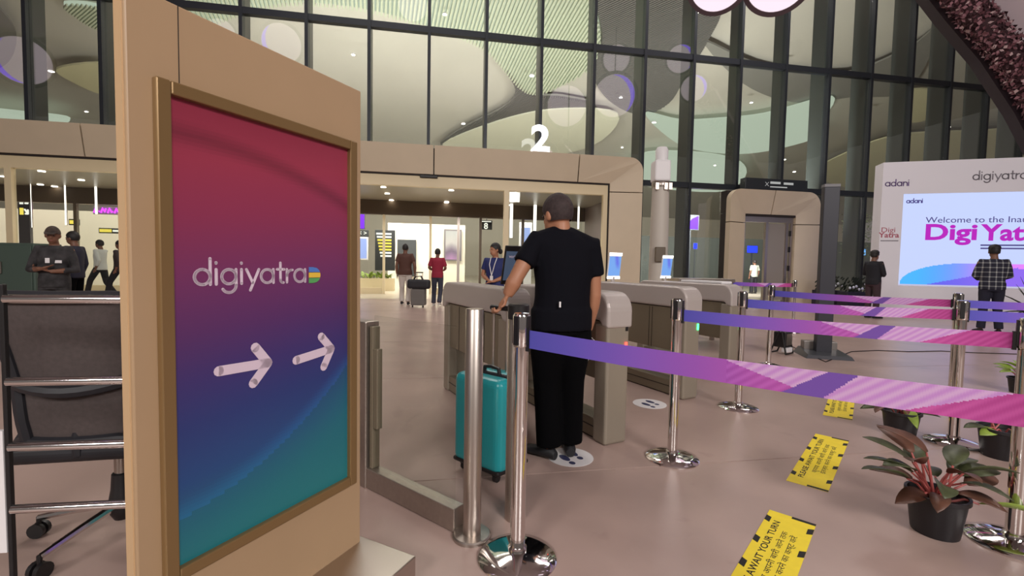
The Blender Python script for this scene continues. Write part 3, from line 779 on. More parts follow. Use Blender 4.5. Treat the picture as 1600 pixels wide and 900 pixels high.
MB().b2(.15, .75, -.09, .09, 1.07, 1.10).build('raised_lid', M_WHITE, gD, bevel=.01)
lettering('lettering', 'verifying', .035, M_LETTER, tA, (.14-.07, .06, 1.30), (math.pi/2, 0, -math.pi/2), .001)
# footprint stickers
M_NAVY = mat('navy_print', (52, 56, 92), .6)
for (u, v), lab in (((1015, 631), 'round white footprint sticker on the floor between the middle gates'), ((1112, 587), 'round white footprint sticker half hidden behind the green-light gate'), ((891, 714), 'white footprint sticker under the shoes of the man in black')):
    c = flo(u, v); f = empty('floor_sticker', (c.x, c.y, 0), GRZ-math.pi/2, lab, 'sticker', 'footprint stickers')
    MB().lathe([(.15, .0005), (.15, .002)], 40).build('disc', M_WHITE, f)
    for s in (-1, 1):
        MB().prismz([(s*.045+.026*math.cos(a), .02*s+.052*math.sin(a)+.02) for a in [k*math.pi/8 for k in range(16)]], .002, .003).prismz([(s*.045+.02*math.cos(a), .02*s-.065+.024*math.sin(a)) for a in [k*math.pi/6 for k in range(12)]], .002, .003).build('footprint', M_NAVY, f)

# -------------------------------------------------- yellow wait-your-turn floor stickers
M_YEL = mat('sticker_yellow', (244, 218, 40), .55, noise=.04, scale=20)
def wait_sticker(near_l, near_r, far_l, far_r, label):
    nl, nr, fl_, fr_ = [flo(*p) for p in (near_l, near_r, far_l, far_r)]
    c = (nl+nr+fl_+fr_)/4; axd = ((fl_+fr_)/2-(nl+nr)/2); L = axd.length; wd = ((nr-nl).length+(fr_-fl_).length)/2
    rz = math.atan2(axd.y, axd.x)
    s = empty('floor_sticker', (c.x, c.y, 0), rz, label, 'sticker', 'wait your turn floor stickers')
    MB().b2(-L/2, L/2, -wd/2, wd/2, .0005, .002).build('sheet', M_YEL, s)
    n = 4
    for k in range(n):
        x = -L/2+L*(k+.55)/n
        for sd in (-1, 1):
            y1 = sd*wd/2; y0_ = sd*wd*.38
            MB().prismz([(x-.028, y0_), (x+.028, y0_), (x+.042, y1), (x-.014, y1)][::sd], .002, .0026).build('hazard_stripe', M_BLACKPRINT, s)
    for x0_, x1_ in ((-L/2, -L/2+.022), (L/2-.022, L/2)):
        MB().prismz([(x0_, -wd/2), (x1_, -wd/2), (x1_, 0), (x0_, 0)], .002, .0026).build('hazard_stripe', M_BLACKPRINT, s)
    lettering('lettering', 'PLEASE AWAIT YOUR TURN',  wd*.20, M_BLACKPRINT, s, (0, wd*.17, .0021), (0, 0, 0), .0003, .0006, 'CENTER', L*.80/(wd*2.55))
    lettering('lettering', 'कृपया अपनी बारी आने तक',  wd*.17, M_BLACKPRINT, s, (0.02, -wd*.06, .0021), (0, 0, 0), .0003, 0, 'CENTER', L*.60/(wd*1.75))
    lettering('lettering', 'इंतज़ार करने का कष्ट करें',  wd*.17, M_BLACKPRINT, s, (0.02, -wd*.26, .0021), (0, 0, 0), .0003, 0, 'CENTER', L*.60/(wd*1.75))
    return s
wait_sticker((1286, 650), (1331, 655), (1299, 610), (1336, 617), 'farthest small yellow wait-your-turn sticker under the nearest belt')
wait_sticker((1228, 752), (1294, 768), (1275, 677), (1326, 690), 'middle yellow wait-your-turn sticker on the floor')
wait_sticker((1110, 958), (1212, 988), (1203, 797), (1275, 820), 'nearest yellow wait-your-turn sticker cut by the bottom edge')

# ================================================================== LAMPS, DISPLAYS, PLANTS, HALL
M_LAMP = mat('lamp_diffuser', (226, 206, 218), .5, emit=1.35)
M_RIM = mat('lamp_rim', (70, 52, 58), .5)
M_PURP = mat('purple_glow', (120, 70, 255), .5, emit=2.6)
def make_lamp(c, facing, rad, label, purple_ang=None, to=14.0):
    lp = empty('canopy_lamp', c, 0, label, 'lamp', 'round canopy lamps')
    lp.rotation_euler = facing.to_track_quat('Z', 'Y').to_euler()
    MB().lathe([(rad*1.0, -.02), (rad*1.0, .02)], 48).build('diffuser', M_LAMP, lp)
    vs = []; n = 48; fs = []
    for (r, z) in ((rad*1.01, .05), (rad*1.16, .05), (rad*1.16, -.35), (rad*1.01, -.35)):
        for k in range(n):
            a = 2*math.pi*k/n; vs.append((r*math.cos(a), r*math.sin(a), z))
    for i in range(4):
        for k in range(n): fs.append((i*n+k, i*n+(k+1) % n, ((i+1) % 4)*n+(k+1) % n, ((i+1) % 4)*n+k))
    MB().add(vs, fs).build('rim', M_RIM, lp, smooth=True)
    if purple_ang is not None:
        pts = [(rad*.99*math.cos(math.radians(purple_ang+a)), rad*.99*math.sin(math.radians(purple_ang+a))) for a in range(-75, 76, 15)]
        pts += [(rad*(.99-.22*math.cos(math.radians(a*1.2)))*math.cos(math.radians(purple_ang+a)), rad*(.99-.22*math.cos(math.radians(a*1.2)))*math.sin(math.radians(purple_ang+a))) for a in range(75, -76, -15)]
        MB().prismz(pts, .021, .03).build('purple_glow', M_PURP, lp)
    M = own_matrix(lp); inv = M.inverted()
    top = Vector((c.x, c.y, to)); MB().tube([inv @ (c - facing*.1), inv @ top], .03, 8).build('hanger_rod', M_RIM, lp)
    return lp
NF = -FY
lamps = [(35, 95, 34, 'left of the sign', 1), (345, 52, 20, 'above the top edge of the sign', 0), (440, 68, 28, 'right of the sign top', 1), (885, 166, 30, 'just above the lit numeral', 0), (960, 150, 31, 'right of the one above the numeral', 1), (963, 92, 20, 'crossed by the transom, left one', 0), (1063, 92, 20, 'crossed by the transom, right one', 1), (1084, 138, 19, 'lowest small one at the right', 1), (645, 8, 22, 'at the top edge above the doors', 0)]
for u, v, r, lab, pu in lamps:
    d = ray(u, v); Q = onp(u, v, FO, NF); k = d-NF*(2*d.dot(NF)); zc = {885: 11.4, 960: 10.4, 1084: 9.8, 963: 13.3, 1063: 13.3}.get(u, 12.6)
    t = (zc-Q.z)/k.z; C = Q+k*t; tot = (Q-CAMP).length/d.length + t
    make_lamp(C, -k.normalized(), r/F_PX*tot, 'round canopy lamp whose reflection in the glass shows '+lab, (-20 if u < 600 else 160) if pu else None)
for u, v, r, lab in ((1123, -30, 40, 'left of two round canopy lamps cut by the top edge'), (1217, -34, 44, 'right of two round canopy lamps cut by the top edge')):
    c = dep(u, v, 9.5); make_lamp(c, (CAMP-c+Vector((0, 0, -1.5))).normalized(), r/F_PX*9.5, lab)

# small bright spotlights under the hall ceiling
M_SPOT = mat('spot_glow', (255, 250, 235), .4, emit=14.0)
spots = [(80, 111), (552, 85), (695, 22), (831, 118), (1090, 18), (970, 152), (1022, 191), (1174, 160), (1229, 106), (1410, 110), (1483, 198), (1226, 249), (1241, 268), (1526, 250), (1117, 258), (724, 193), (310, 75), (135, 174), (1356, 175), (972, 230)]
for i, (u, v) in enumerate(spots):
    p = onp(u, v, CEIL_A-Vector((0, 0, 1.05)), CEIL_N)
    s = empty('ceiling_spotlight', p, 0, 'small bright spotlight under the ceiling of the hall behind the glass', 'spotlight', 'hall ceiling spotlights')
    rr = .085 if i % 3 else .12
    MB().lathe([(rr*.9, .06), (rr*1.2, 0), (rr*1.02, -.02)], 14).build('can', M_WHITE, s, smooth=True)
    MB().lathe([(rr, -.03), (rr, -.021)], 14).build('lens', M_SPOT, s)

# lit numeral on the portal
nm = empty('gate_numeral', FW(.75, -.85, 4.93), FA, 'glowing white numeral 2 standing on top of the portal', 'numeral')
lettering('digit', '2', 1.15, mat('numeral_glow', (255, 255, 255), .4, emit=2.2), nm, (-.36, 0, .06), (math.pi/2, 0, 0), .05, .03, 'LEFT', 1.1)
MB().b2(-.3, .35, -.04, .04, 0, .06).build('mount', M_STEEL, nm)
# dark sign box on the side portal
sb = empty('direction_sign', FW(P2A+.55, -.70, 4.13), FA, 'dark direction sign box above the side portal', 'sign')
MB().b2(0, 2.55, -.05, .25, 0, .40).build('box', mat('dark_sign', (38, 42, 46), .4), sb, bevel=.01)
M_SIGNW = mat('sign_white_glow', (220, 222, 220), .5, emit=.5)
lettering('lettering', '✕', .2, M_SIGNW, sb, (.78, -.052, .14), (math.pi/2, 0, 0), .001)
for k, (x0, x1, z0, z1) in enumerate(((1.0, 1.42, .22, .30), (1.55, 1.95, .21, .29), (1.0, 1.7, .09, .13))):
    MB().b2(x0, x1, -.053, -.05, z0, z1).build('sign_line', M_SIGNW, sb)

# -------------------------------------------------- grey sensor column behind the gates
c0 = dep(1027, 450, 8.6)
sc_ = empty('sensor_column', (c0.x, c0.y, 0), 0, 'pale grey round column with a sensor box on top behind the gates', 'column')
M_COLG = mat('column_grey', (186, 178, 168), .5)
MB().lathe([(.17, 0), (.165, 2.0), (.15, 2.72)], 28).build('shaft', M_COLG, sc_, smooth=True)
MB().lathe([(.16, 2.72), (.165, 2.74), (.165, 2.80), (.15, 2.82)], 28).build('collar', M_STEEL, sc_, smooth=True)
MB().b2(-.16, .13, -.16, .14, 2.82, 3.20).build('sensor_box', M_WHITE, sc_, bevel=.03)
MB().lathe([(.11, 3.20), (.115, 3.40), (.09, 3.45)], 20).build('sensor_head', M_WHITE, sc_, smooth=True)
for x in (-.12, .04, .12): MB().b2(x-.03, x+.03, -.19, -.15, 2.66, 2.78).build('bracket', M_STEEL, sc_)
MB().b2(-.12, .06, -.22, -.15, 1.35, 1.62).build('wall_socket', M_BROWN, sc_, bevel=.01)
MB().lathe([(.24, 0), (.24, .03)], 28).build('foot_ring', M_STEEL, sc_, smooth=True)

# steel inspection table far behind the gates
t0 = dep(1090, 440, 7.7)
tb = empty('inspection_table', (t0.x, t0.y, 0), FA, 'low grey steel table behind the farthest gate', 'table')
MB().b2(-.5, .5, -.28, .28, 1.02, 1.08).build('table_top', M_STEEL, tb, bevel=.01)
for sx in (-1, 1):
    for sy in (-1, 1): MB().b2(sx*.45-.03, sx*.45+.03, sy*.22-.03, sy*.22+.03, 0, 1.02).build('leg', M_STEEL, tb)
MB().b2(-.46, .46, -.24, .24, .30, .34).build('shelf', M_STEEL, tb)

# -------------------------------------------------- slim dark pillar with square foot, floodlight and cable
pb_ = flo(1284, 556)
pl = empty('light_pillar', pb_, math.radians(-14), 'tall slim dark grey pillar on a square steel foot', 'pillar')
M_PIL = mat('pillar_grey', (46, 46, 54), .5, .2)
MB().b2(-.10, .10, -.07, .05, .05, 2.44).build('shaft', M_PIL, pl, bevel=.008)
MB().b2(-.10, .10, -.07, .05, 2.44, 2.48).build('top_cap', mat('pillar_cap', (110, 108, 112), .5), pl)
mb = MB(); mb.add([(-.30, -.30, 0), (.30, -.30, 0), (.30, .26, 0), (-.30, .26, 0), (-.27, -.27, .05), (.27, -.27, .05), (.24, .22, .10), (-.24, .22, .10)], [(3, 2, 1, 0), (4, 5, 6, 7), (0, 1, 5, 4), (1, 2, 6, 5), (2, 3, 7, 6), (3, 0, 4, 7)])
mb.build('foot_plate', mat('pillar_foot', (96, 98, 104), .28, .7), pl)
MB().b2(-.22, .22, .06, .20, .06, .20).build('ballast_box', mat('ballast', (120, 114, 110), .4, .3), pl, bevel=.01)
f0 = flo(1222, 552)
fd = empty('flood_light', f0, math.radians(35), 'black floodlight in a tubular stand on the floor left of the dark pillar', 'lamp')
MB().tube([(-.11, -.10, .012), (-.11, -.02, .40), (.11, -.02, .40), (.11, -.10, .012), (-.11, -.10, .012)], .012, 8).build('stand_frame', M_BLACK, fd, smooth=True)
MB().tube([(-.11, -.02, .40), (-.11, .12, .012), (.11, .12, .012), (.11, -.02, .40)], .012, 8).build('rear_frame', M_BLACK, fd, smooth=True)
MB().b2(-.10, .10, -.09, .09, .10, .33).build('lamp_head', M_BLACK, fd, bevel=.015)
MB().b2(-.08, .08, -.096, -.09, .135, .305).build('lens', M_STEEL, fd)
MB().b2(-.08, .08, -.11, -.02, .03, .10).build('driver_box', M_WHITE, fd, bevel=.01)
cpts = []
for u, v in ((1234, 540), (1252, 549), (1290, 566), (1330, 550), (1370, 548), (1420, 550), (1470, 549), (1530, 552), (1600, 554), (1680, 557)):
    p = flo(u, v); cpts.append((p.x, p.y, .006))
sp = []
for i in range(len(cpts)-1):
    for k in range(4): sp.append(tuple(cpts[i][j]+(cpts[i+1][j]-cpts[i][j])*k/4 for j in range(3)))
tag(MB().tube(sp+[cpts[-1]], .0065, 6).build('power_cable', M_BLACK, smooth=True), 'black power cable lying across the floor from the floodlight', 'cable')

# -------------------------------------------------- LED wall
LA = flo(1367, 492); LA.z = 0
d1 = dep(1600, 253, 12.3)
ld = Vector((d1.x-LA.x, d1.y-LA.y, 0)); lrz = math.atan2(ld.y, ld.x)
lw = empty('led_wall', LA, lrz, 'large white display wall with a bright screen reading Digi Yatra', 'display')
LW_, LH_ = 5.6, 4.32
def lface(u, v):
    dd = Vector((math.cos(lrz), math.sin(lrz), 0)); nn = Vector((dd.y, -dd.x, 0))
    p = onp(u, v, LA, nn); return (p-LA).dot(dd), p.z
sx0, sz1 = lface(1412, 303); _, sz0 = lface(1409, 446)
sx1 = LW_-.8
M_BOARD = mat('display_board', (236, 234, 242), .55)
bd = MB()
bd.b2(0, sx0, 0, .5, 0, LH_).b2(sx1, LW_, 0, .5, 0, LH_).b2(sx0, sx1, 0, .5, sz1, LH_).b2(sx0, sx1, 0, .5, 0, sz0)
bd.build('surround', M_BOARD, lw)
def led_col(u, v):
    base = [198, 212, 255]
    kk = min(1, max(0, (u-.01)/.34)); y1 = .02+.23*math.sqrt(1-(1-kk)**2)
    if u > .01 and v < y1 and v > .02:
        k = min(1, max(0, (u-.1)/.40)); base = [70+120*k*k+40*k, 182-50*k, 255]
        y2 = .02+.42*max(0, (u-.16)) if u < .62 else .2
        if u > .16 and v < y2: base = [82+60*k, 96+10*k, 240]
    if v < .02: base = [190, 190, 220]
    return base
scr = colour_grid('screen', lambda u, v: (sx0+(sx1-sx0)*u, .03, sz0+(sz1-sz0)*v), 180, 120, led_col, M_SCREEN, lw)
M_MAG = mat('screen_magenta', (205, 52, 210), .5, emit=.75)
M_NAVYT = mat('screen_navy', (112, 104, 178), .5, emit=.5)
M_GREYT = mat('board_grey_text', (140, 136, 146), .6)
M_REDT = mat('board_red_text', (176, 84, 104), .6)
def put_text(txt, u0, v0, size, m, bold=0.0, sx=1.0, par=scr, y=.028, sp=1.0):
    x, z = lface(u0, v0); return lettering('lettering', txt, size, m, par, (x, y, z), (math.pi/2, 0, 0), .002, bold, 'LEFT', sx, sp)
put_text('Digi', 1444, 374, .60, M_MAG, .018, 1.25); put_text('Yatra', 1535, 375, .60, M_MAG, .018, 1.08)
put_text('Welcome to the Inauguration', 1447, 348, .23, M_NAVYT, 0, 1.12)
for zz in (383, 388):
    x, z = lface(1533, zz); MB().b2(x, x+1.6, .024, .028, z-.02, z+.02).build('text_line', M_NAVYT, scr)
x, z = lface(1382, 291); mb = MB(); stroke_word(mb, 'adani', x+.02, z, .105, .026, -.002, .002); mb.build('lettering', mat('board_purple_text', (104, 76, 140), .6), lw)
x, z = lface(1416, 317); mb = MB(); stroke_word(mb, 'adani', x+.02, z, .07, .024, .028, .002); mb.build('lettering', M_NAVYT, scr)
x, z = lface(1520, 281); mb = MB(); stroke_word(mb, 'digiyatra', x, z, .135, .03, -.002, .002); mb.build('lettering', M_GREYT, lw)
put_text('Digi', 1376, 363, .20, M_REDT, 0, 1.1, lw, -.002); put_text('Yatra', 1373, 371, .20, M_REDT, .004, 1.1, lw, -.002)
MB().b2(.03, sx0-.06, -.004, 0, lface(1380, 377)[1], lface(1380, 377)[1]+.03).build('divider', M_GREYT, lw)

# -------------------------------------------------- plants
M_POT = mat('black_pot', (28, 26, 30), .45)
M_SOIL = mat('soil', (52, 38, 32), .9)
M_LEAF = mat('leaf_green_red', (74, 80, 52), .45, noise=.35, scale=14)
M_LEAFR = mat('leaf_reddish', (100, 66, 52), .45, noise=.35, scale=14)
M_STEM = mat('petiole_pink', (176, 88, 84), .5)
M_LIME = mat('leaf_lime', (136, 158, 66), .45, noise=.25, scale=14)
def leaf_mesh(L, wd, droop, fold=.25):
    n = 8; vs = []; fs = []
    for i in range(n+1):
        t = i/n; x = L*t; z = L*(.10*t-droop*t*t); w_ = wd*math.sin(math.pi*min(1, t*.92+.06))**.8*(1 if t < .97 else .15)
        for s in (-1, 0, 1): vs.append((x, s*w_, z+abs(s)*w_*fold))
    for i in range(n):
        for k in range(2): a = i*3+k; fs.append((a, a+1, a+4, a+3))
    return vs, fs
def make_plant(loc, label, rad, hgt, leafs, scale=1.0, seed=0):
    rnd = random.Random(seed)
    p = empty('potted_plant', loc, 0, label, 'plant', 'potted plants along the queue')
    MB().lathe([(rad*.78, 0), (rad*.80, .01), (rad*.97, hgt*.88), (rad*1.06, hgt*.90), (rad*1.06, hgt), (rad*.96, hgt), (rad*.92, hgt*.86)], 28).build('pot', M_POT, p, smooth=True)
    MB().lathe([(rad*.93, hgt*.80), (rad*.93, hgt*.85)], 24).build('soil', M_SOIL, p)
    for k, (az, el, st, L, dr, mm) in enumerate(leafs):
        a = math.radians(az); e = math.radians(el); d = Vector((math.cos(a)*math.cos(e), math.sin(a)*math.cos(e), math.sin(e)))
        b = Vector((rnd.uniform(-.3, .3)*rad, rnd.uniform(-.3, .3)*rad, hgt*.84)); tip = b+d*st*scale
        sm = MB().tube([b, b+d*st*scale*.5+Vector((0, 0, .02*scale)), tip], [.007*scale, .006*scale, .005*scale], 6).build('petiole', M_STEM, p, smooth=True)
        vs, fs = leaf_mesh(L*scale, L*scale*.25, dr)
        M = Matrix.Translation(tip) @ Matrix.Rotation(a, 4, 'Z') @ Matrix.Rotation(-e*.45, 4, 'Y') @ Matrix.Rotation(rnd.uniform(-.5, .5), 4, 'X')
        o = MB().add(vs, fs, M).build('leaf', mm, sm, smooth=True); s = o.modifiers.new('t', 'SOLIDIFY'); s.thickness = .0025
    return p
LS = [(175, 40, .14, .24, .25, M_LEAF), (150, 62, .20, .24, .20, M_LEAF), (200, 18, .10, .18, .5, M_LEAFR), (95, 65, .22, .24, .3, M_LEAFR), (40, 55, .20, .22, .25, M_LEAF), (10, 30, .16, .22, .3, M_LEAFR), (-25, 8, .12, .24, .18, M_LIME), (-60, 45, .16, .18, .5, M_LEAF), (240, 50, .15, .20, .5, M_LEAF), (120, 80, .24, .22, .45, M_LEAFR), (270, 72, .18, .18, .5, M_LEAFR), (330, 62, .19, .2, .35, M_LEAF), (60, 30, .14, .18, .4, M_LEAF), (210, 68, .2, .2, .35, M_LEAFR)]
LS2 = [(165, 52, .17, .23, .3, M_LEAF), (20, 42, .18, .22, .3, M_LEAF), (140, 30, .13, .18, .4, M_LEAFR), (350, 48, .17, .2, .4, M_LEAF), (75, 48, .18, .2, .3, M_LEAF), (190, 55, .18, .2, .35, M_LEAF), (300, 35, .12, .17, .5, M_LEAFR), (225, 30, .1, .17, .5, M_LEAFR)]
P1 = flo(1488, 848)
make_plant(P1+Vector((0, .09, 0)), 'nearest red and green leafy plant in a black pot at lower right', .116, .195, LS+LS2, .9, 1)
P2 = flo(1420, 684)
make_plant(P2+Vector((0, .08, 0)), 'leafy plant in a black pot under the nearest belt, left of the stanchion pair', .120, .185, [(170, 25, .12, .2, .6, M_LEAF), (200, 30, .12, .18, .5, M_LEAFR), (60, 55, .12, .18, .4, M_LEAFR), (5, 25, .14, .22, .45, M_LEAF), (-15, 10, .12, .18, .3, M_LEAF), (-110, 30, .08, .18, .9, M_LIME), (110, 60, .14, .18, .4, M_LEAF), (250, 50, .1, .16, .6, M_LEAFR)], .85, 2)
P3 = flo(1582, 721)
make_plant(P3+Vector((0, .08, 0)), 'leafy plant in a black pot behind the right-edge stanchion', .122, .20, [(180, 20, .1, .18, .3, M_LEAF), (200, 10, .08, .18, .3, M_LIME), (60, 55, .12, .18, .4, M_LEAFR), (5, 35, .14, .2, .35, M_LEAFR), (-110, 30, .08, .16, .7, M_LEAF), (110, 60, .14, .18, .4, M_LEAF)], .85, 3)
P4 = flo(1602, 617)
make_plant(P4+Vector((0.03, .08, 0)), 'lime green bushy plant at the right edge below the blue belts', .10, .16, [(a, 40+20*(i % 3), .12, .16, .4, M_LIME) for i, a in enumerate(range(0, 360, 30))], 1.0, 4)
# palm with long thin leaves at the right edge
P5 = flo(1618, 512)
pm = empty('palm_plant', P5, 0, 'dark spiky palm in a pot at the right edge before the display wall', 'plant')
MB().lathe([(.15, 0), (.2, .30), (.215, .30), (.215, .34), (.18, .34), (.17, .28)], 24).build('pot', M_POT, pm, smooth=True)
M_PALM = mat('palm_green', (46, 52, 44), .5)
rnd = random.Random(5)
for k in range(26):
    a = 2*math.pi*k/26+rnd.uniform(-.1, .1); e = rnd.uniform(.15, 1.3); L = rnd.uniform(.8, 1.15)
    pts = []
    for i in range(6):
        t = i/5; pts.append((math.cos(a)*math.cos(e)*L*t, math.sin(a)*math.cos(e)*L*t, .32+math.sin(e)*L*t-.35*t*t*math.cos(e)))
    MB().tube(pts, [.014, .02, .018, .014, .009, .003], 4).build('frond', M_PALM, pm)

# dark planters with white flowers by the glass, left of the display wall
M_FOL = mat('dark_foliage', (44, 56, 40), .6); M_FLOW = mat('white_flower', (224, 226, 230), .6)
for i, (u, v, lab) in enumerate(((1298, 478, 'dark planter box with white flowers right behind the slim dark pillar'), (1340, 482, 'dark planter box with white flowers left of the person in black'))):
    b = flo(u, v); p = empty('planter_box', b, FA, lab, 'planter', 'planter boxes by the glass')
    MB().b2(-.42, .42, 0, .4, 0, .55).build('box', mat('planter_dark', (38, 38, 52), .5), p, bevel=.01)
    rnd = random.Random(20+i)
    fo = MB()
    for k in range(90):
        c = (rnd.uniform(-.4, .4), rnd.uniform(0, .4), .55+rnd.uniform(0, .45)); fo.add([(c[0]-.05, c[1], c[2]), (c[0], c[1]-.03, c[2]+.07), (c[0]+.05, c[1], c[2]+.02), (c[0], c[1]+.03, c[2]-.04)], [(0, 1, 2, 3)])
    tag(fo.build('foliage', M_FOL, p), kind='stuff')
    for k in range(7):
        c = (-.36+.12*k, -.01-.03*rnd.random(), .60+rnd.uniform(0, .22)); MB().ball(c, (.045, .03, .045), 8, 5).build('flower', M_FLOW, p, smooth=True)
# tree behind the glass
tl = FW(16.4, 2.2, 0)
tr_ = empty('indoor_tree', tl, 0, 'slender leafy tree behind the glass left of the display wall', 'tree')
MB().tube([(0, 0, 0), (.04, 0, 1.3), (-.03, .05, 2.4), (.05, 0, 3.4)], [.06, .05, .04, .02], 8).build('trunk', M_BROWN, tr_, smooth=True)
rnd = random.Random(9); fo = MB()
for k in range(900):
    a = rnd.uniform(0, 6.28); rr = rnd.random()**.5*.75; z = rnd.uniform(1.9, 3.9); c = Vector((rr*math.cos(a), rr*math.sin(a), z))
    d = Vector((rnd.uniform(-1, 1), rnd.uniform(-1, 1), rnd.uniform(-1, 1))).normalized(); e = d.orthogonal().normalized()*.02
    fo.add([tuple(c-d*.07), tuple(c+e), tuple(c+d*.07), tuple(c-e)], [(0, 1, 2, 3)])
tag(fo.build('foliage', mat('olive_foliage', (84, 92, 62), .6), tr_), kind='stuff')

# -------------------------------------------------- inside the hall, seen through doors and glass
def hall(u, v, y): # pixel on the vertical plane 'y' metres behind the facade
    p = onp(u, v, FW(0, y, 0), FY)-FO; return p.dot(FX), p.z
def flat_thing(name, label, cat, u0, v0, u1, v1, y, th, m, group=None):
    x0, z1 = hall(u0, v0, y); x1, z0 = hall(u1, v1, y); z0 = max(z0, 0.0)
    e = empty(name, FW(x0, y, z0), FA, label, cat, group)
    MB().b2(0, x1-x0, 0, th, 0, z1-z0).build('housing', m, e, bevel=.01)
    return e, x1-x0, z1-z0
M_DBOARD = mat('board_black', (34, 36, 36), .4)
M_YROW = mat('board_yellow', (236, 214, 90), .5, emit=1.2); M_WROW = mat('board_white', (240, 240, 225), .5, emit=1.2)
e, w_, h_ = flat_thing('departure_board', 'black flight information board with rows of yellow and white lines', 'display', 586, 359, 617, 423, 6.0, .15, M_DBOARD)
for k in range(8):
    z = h_*.93-k*h_*.078; x0 = w_*(.06+.03*k); MB().b2(x0, w_*.82, -.006, 0, z-h_*.045, z).build('text_row', M_YROW if k in (2, 3, 4, 5) else M_WROW, e)
e, w_, h_ = flat_thing('direction_sign', 'black sign with two white arrows hanging by the doors beside the beige sign', 'sign', 558, 359, 576, 370, 6.0, .12, M_DBOARD)
lettering('arrows', '< >', .26, M_WROW, e, (w_*.10, -.003, h_*.25), (math.pi/2, 0, 0), .002, .004)
e, w_, h_ = flat_thing('info_screen', 'tall pale blue screen standing inside the doors beside the beige sign', 'display', 556, 370, 575, 406, 6.0, .12, M_WHITE)
MB().b2(.06, w_-.06, -.006, 0, .06, h_-.06).build('screen', mat('screen_paleblue', (176, 196, 255), .5, emit=.9), e)
e, w_, h_ = flat_thing('violet_display', 'glowing violet panel high inside the doors beside the beige sign', 'panel', 555, 333, 570, 358, 6.2, .1, M_DARKM)
MB().b2(.02, w_-.02, -.006, 0, .02, h_-.02).build('face', mat('violet_face', (130, 60, 240), .5, emit=1.0), e)
e, w_, h_ = flat_thing('wall_poster', 'large grey framed poster on the wall behind the glass doors', 'poster', 694, 358, 721, 408, 8.7, .06, mat('poster_frame_grey', (92, 84, 84), .5))
colour_grid('print', lambda u, v: (.08+(w_-.16)*u, -.004, .08+(h_-.16)*v), 16, 20, lambda u, v: lerpc([(0, (150, 110, 150)), (.25, (90, 76, 92)), (.5, (150, 146, 142)), (1, (120, 122, 120))], v*.8+.2*abs(u-.4)), M_PRINT, e)
e, w_, h_ = flat_thing('gate_sign', 'small black hanging sign with a white 8 inside the glass doors', 'sign', 752, 344, 769, 359, 4.2, .1, M_DBOARD)
lettering('digit', '8', .36, M_WROW, e, (w_*.24, -.003, h_*.08), (math.pi/2, 0, 0), .002, .008)
MB().b2(0.02, w_*.9, -.004, 0, h_*.82, h_*.92).build('sign_line', M_WROW, e)
MB().b2(w_*.48, w_*.52, .03, .07, h_, h_+.9).build('hanger', M_DARKM, e)
e, w_, h_ = flat_thing('dark_doorway_screen', 'dark tall screen on the hall wall behind the man in brown', 'display', 621, 374, 650, 432, 8.8, .1, M_DBOARD)
MB().b2(.04, w_-.04, -.004, 0, .04, h_-.04).build('face', mat('screen_off', (62, 64, 64), .2), e)
for u0, u1, v0, v1, lab in ((46, 51, 262, 356, 'first vertical white light strip left of the sign'), (99, 105, 268, 352, 'middle vertical white light strip left of the sign'), (147, 153, 280, 335, 'vertical white light strip nearest the sign, above a purple neon sign')):
    e, w_, h_ = flat_thing('light_strip', lab, 'lamp', u0, v0, u1, v1, 2.6, .04, M_STEEL, 'vertical light strips')
    MB().b2(.01, w_-.01, -.01, 0, .01, h_-.01).build('tube', mat('strip_glow', (255, 250, 240), .4, emit=2.2), e)
for u0, u1, v0, v1, lab in ((797, 801, 302, 372, 'vertical white light strip left of the head of the man in black'), (834, 838, 302, 362, 'vertical white light strip touching the head of the man in black'), (903, 905, 308, 358, 'thin vertical light strip right of the head of the man in black')):
    e, w_, h_ = flat_thing('light_strip', lab, 'lamp', u0, v0, u1, v1, 2.6, .04, M_STEEL, 'vertical light strips')
    MB().b2(.008, w_-.008, -.01, 0, .01, h_-.01).build('tube', MATS['strip_glow'], e)
e, w_, h_ = flat_thing('info_screen', 'tall white framed screen behind the glass left of the man in black', 'display', 812, 347, 829, 480, 6.0, .12, M_WHITE)
MB().b2(.08, w_-.1, -.006, 0, h_*.62, h_-.25).build('screen', MATS['screen_paleblue'], e)
e, w_, h_ = flat_thing('direction_sign', 'dark hanging sign with white and yellow symbols behind the left glass', 'sign', 27, 300, 48, 382, 3.4, .12, mat('sign_grey', (72, 70, 74), .5))
for k, m in ((.84, M_WROW), (.64, M_YROW)):
    MB().b2(w_*.15, w_*.48, -.006, 0, h_*(k-.07), h_*(k+.06)).build('symbol', m, e)
    MB().stroke([(w_*.60, h_*(k+.03)), (w_*.86, h_*(k-.05))], .06, -.002, .004).stroke([(w_*.86, h_*(k+.02)), (w_*.86, h_*(k-.05)), (w_*.66, h_*(k-.05))], .06, -.002, .004).build('arrow', M_WROW, e)
e, w_, h_ = flat_thing('neon_sign', 'purple neon sign behind the left glass next to the beige sign', 'sign', 145, 322, 190, 336, 4.4, .04, M_HWALL)
M_NEON = mat('neon_purple', (196, 60, 255), .4, emit=3.0)
for k in range(4):
    x0 = w_*(.05+.24*k); MB().tube([(x0, -.03, h_*.2), (x0+.06, -.03, h_*.8), (x0+.13, -.03, h_*.3), (x0+.17, -.03, h_*(.75 if k % 2 else .4))], .025, 6).build('neon_tube', M_NEON, e)
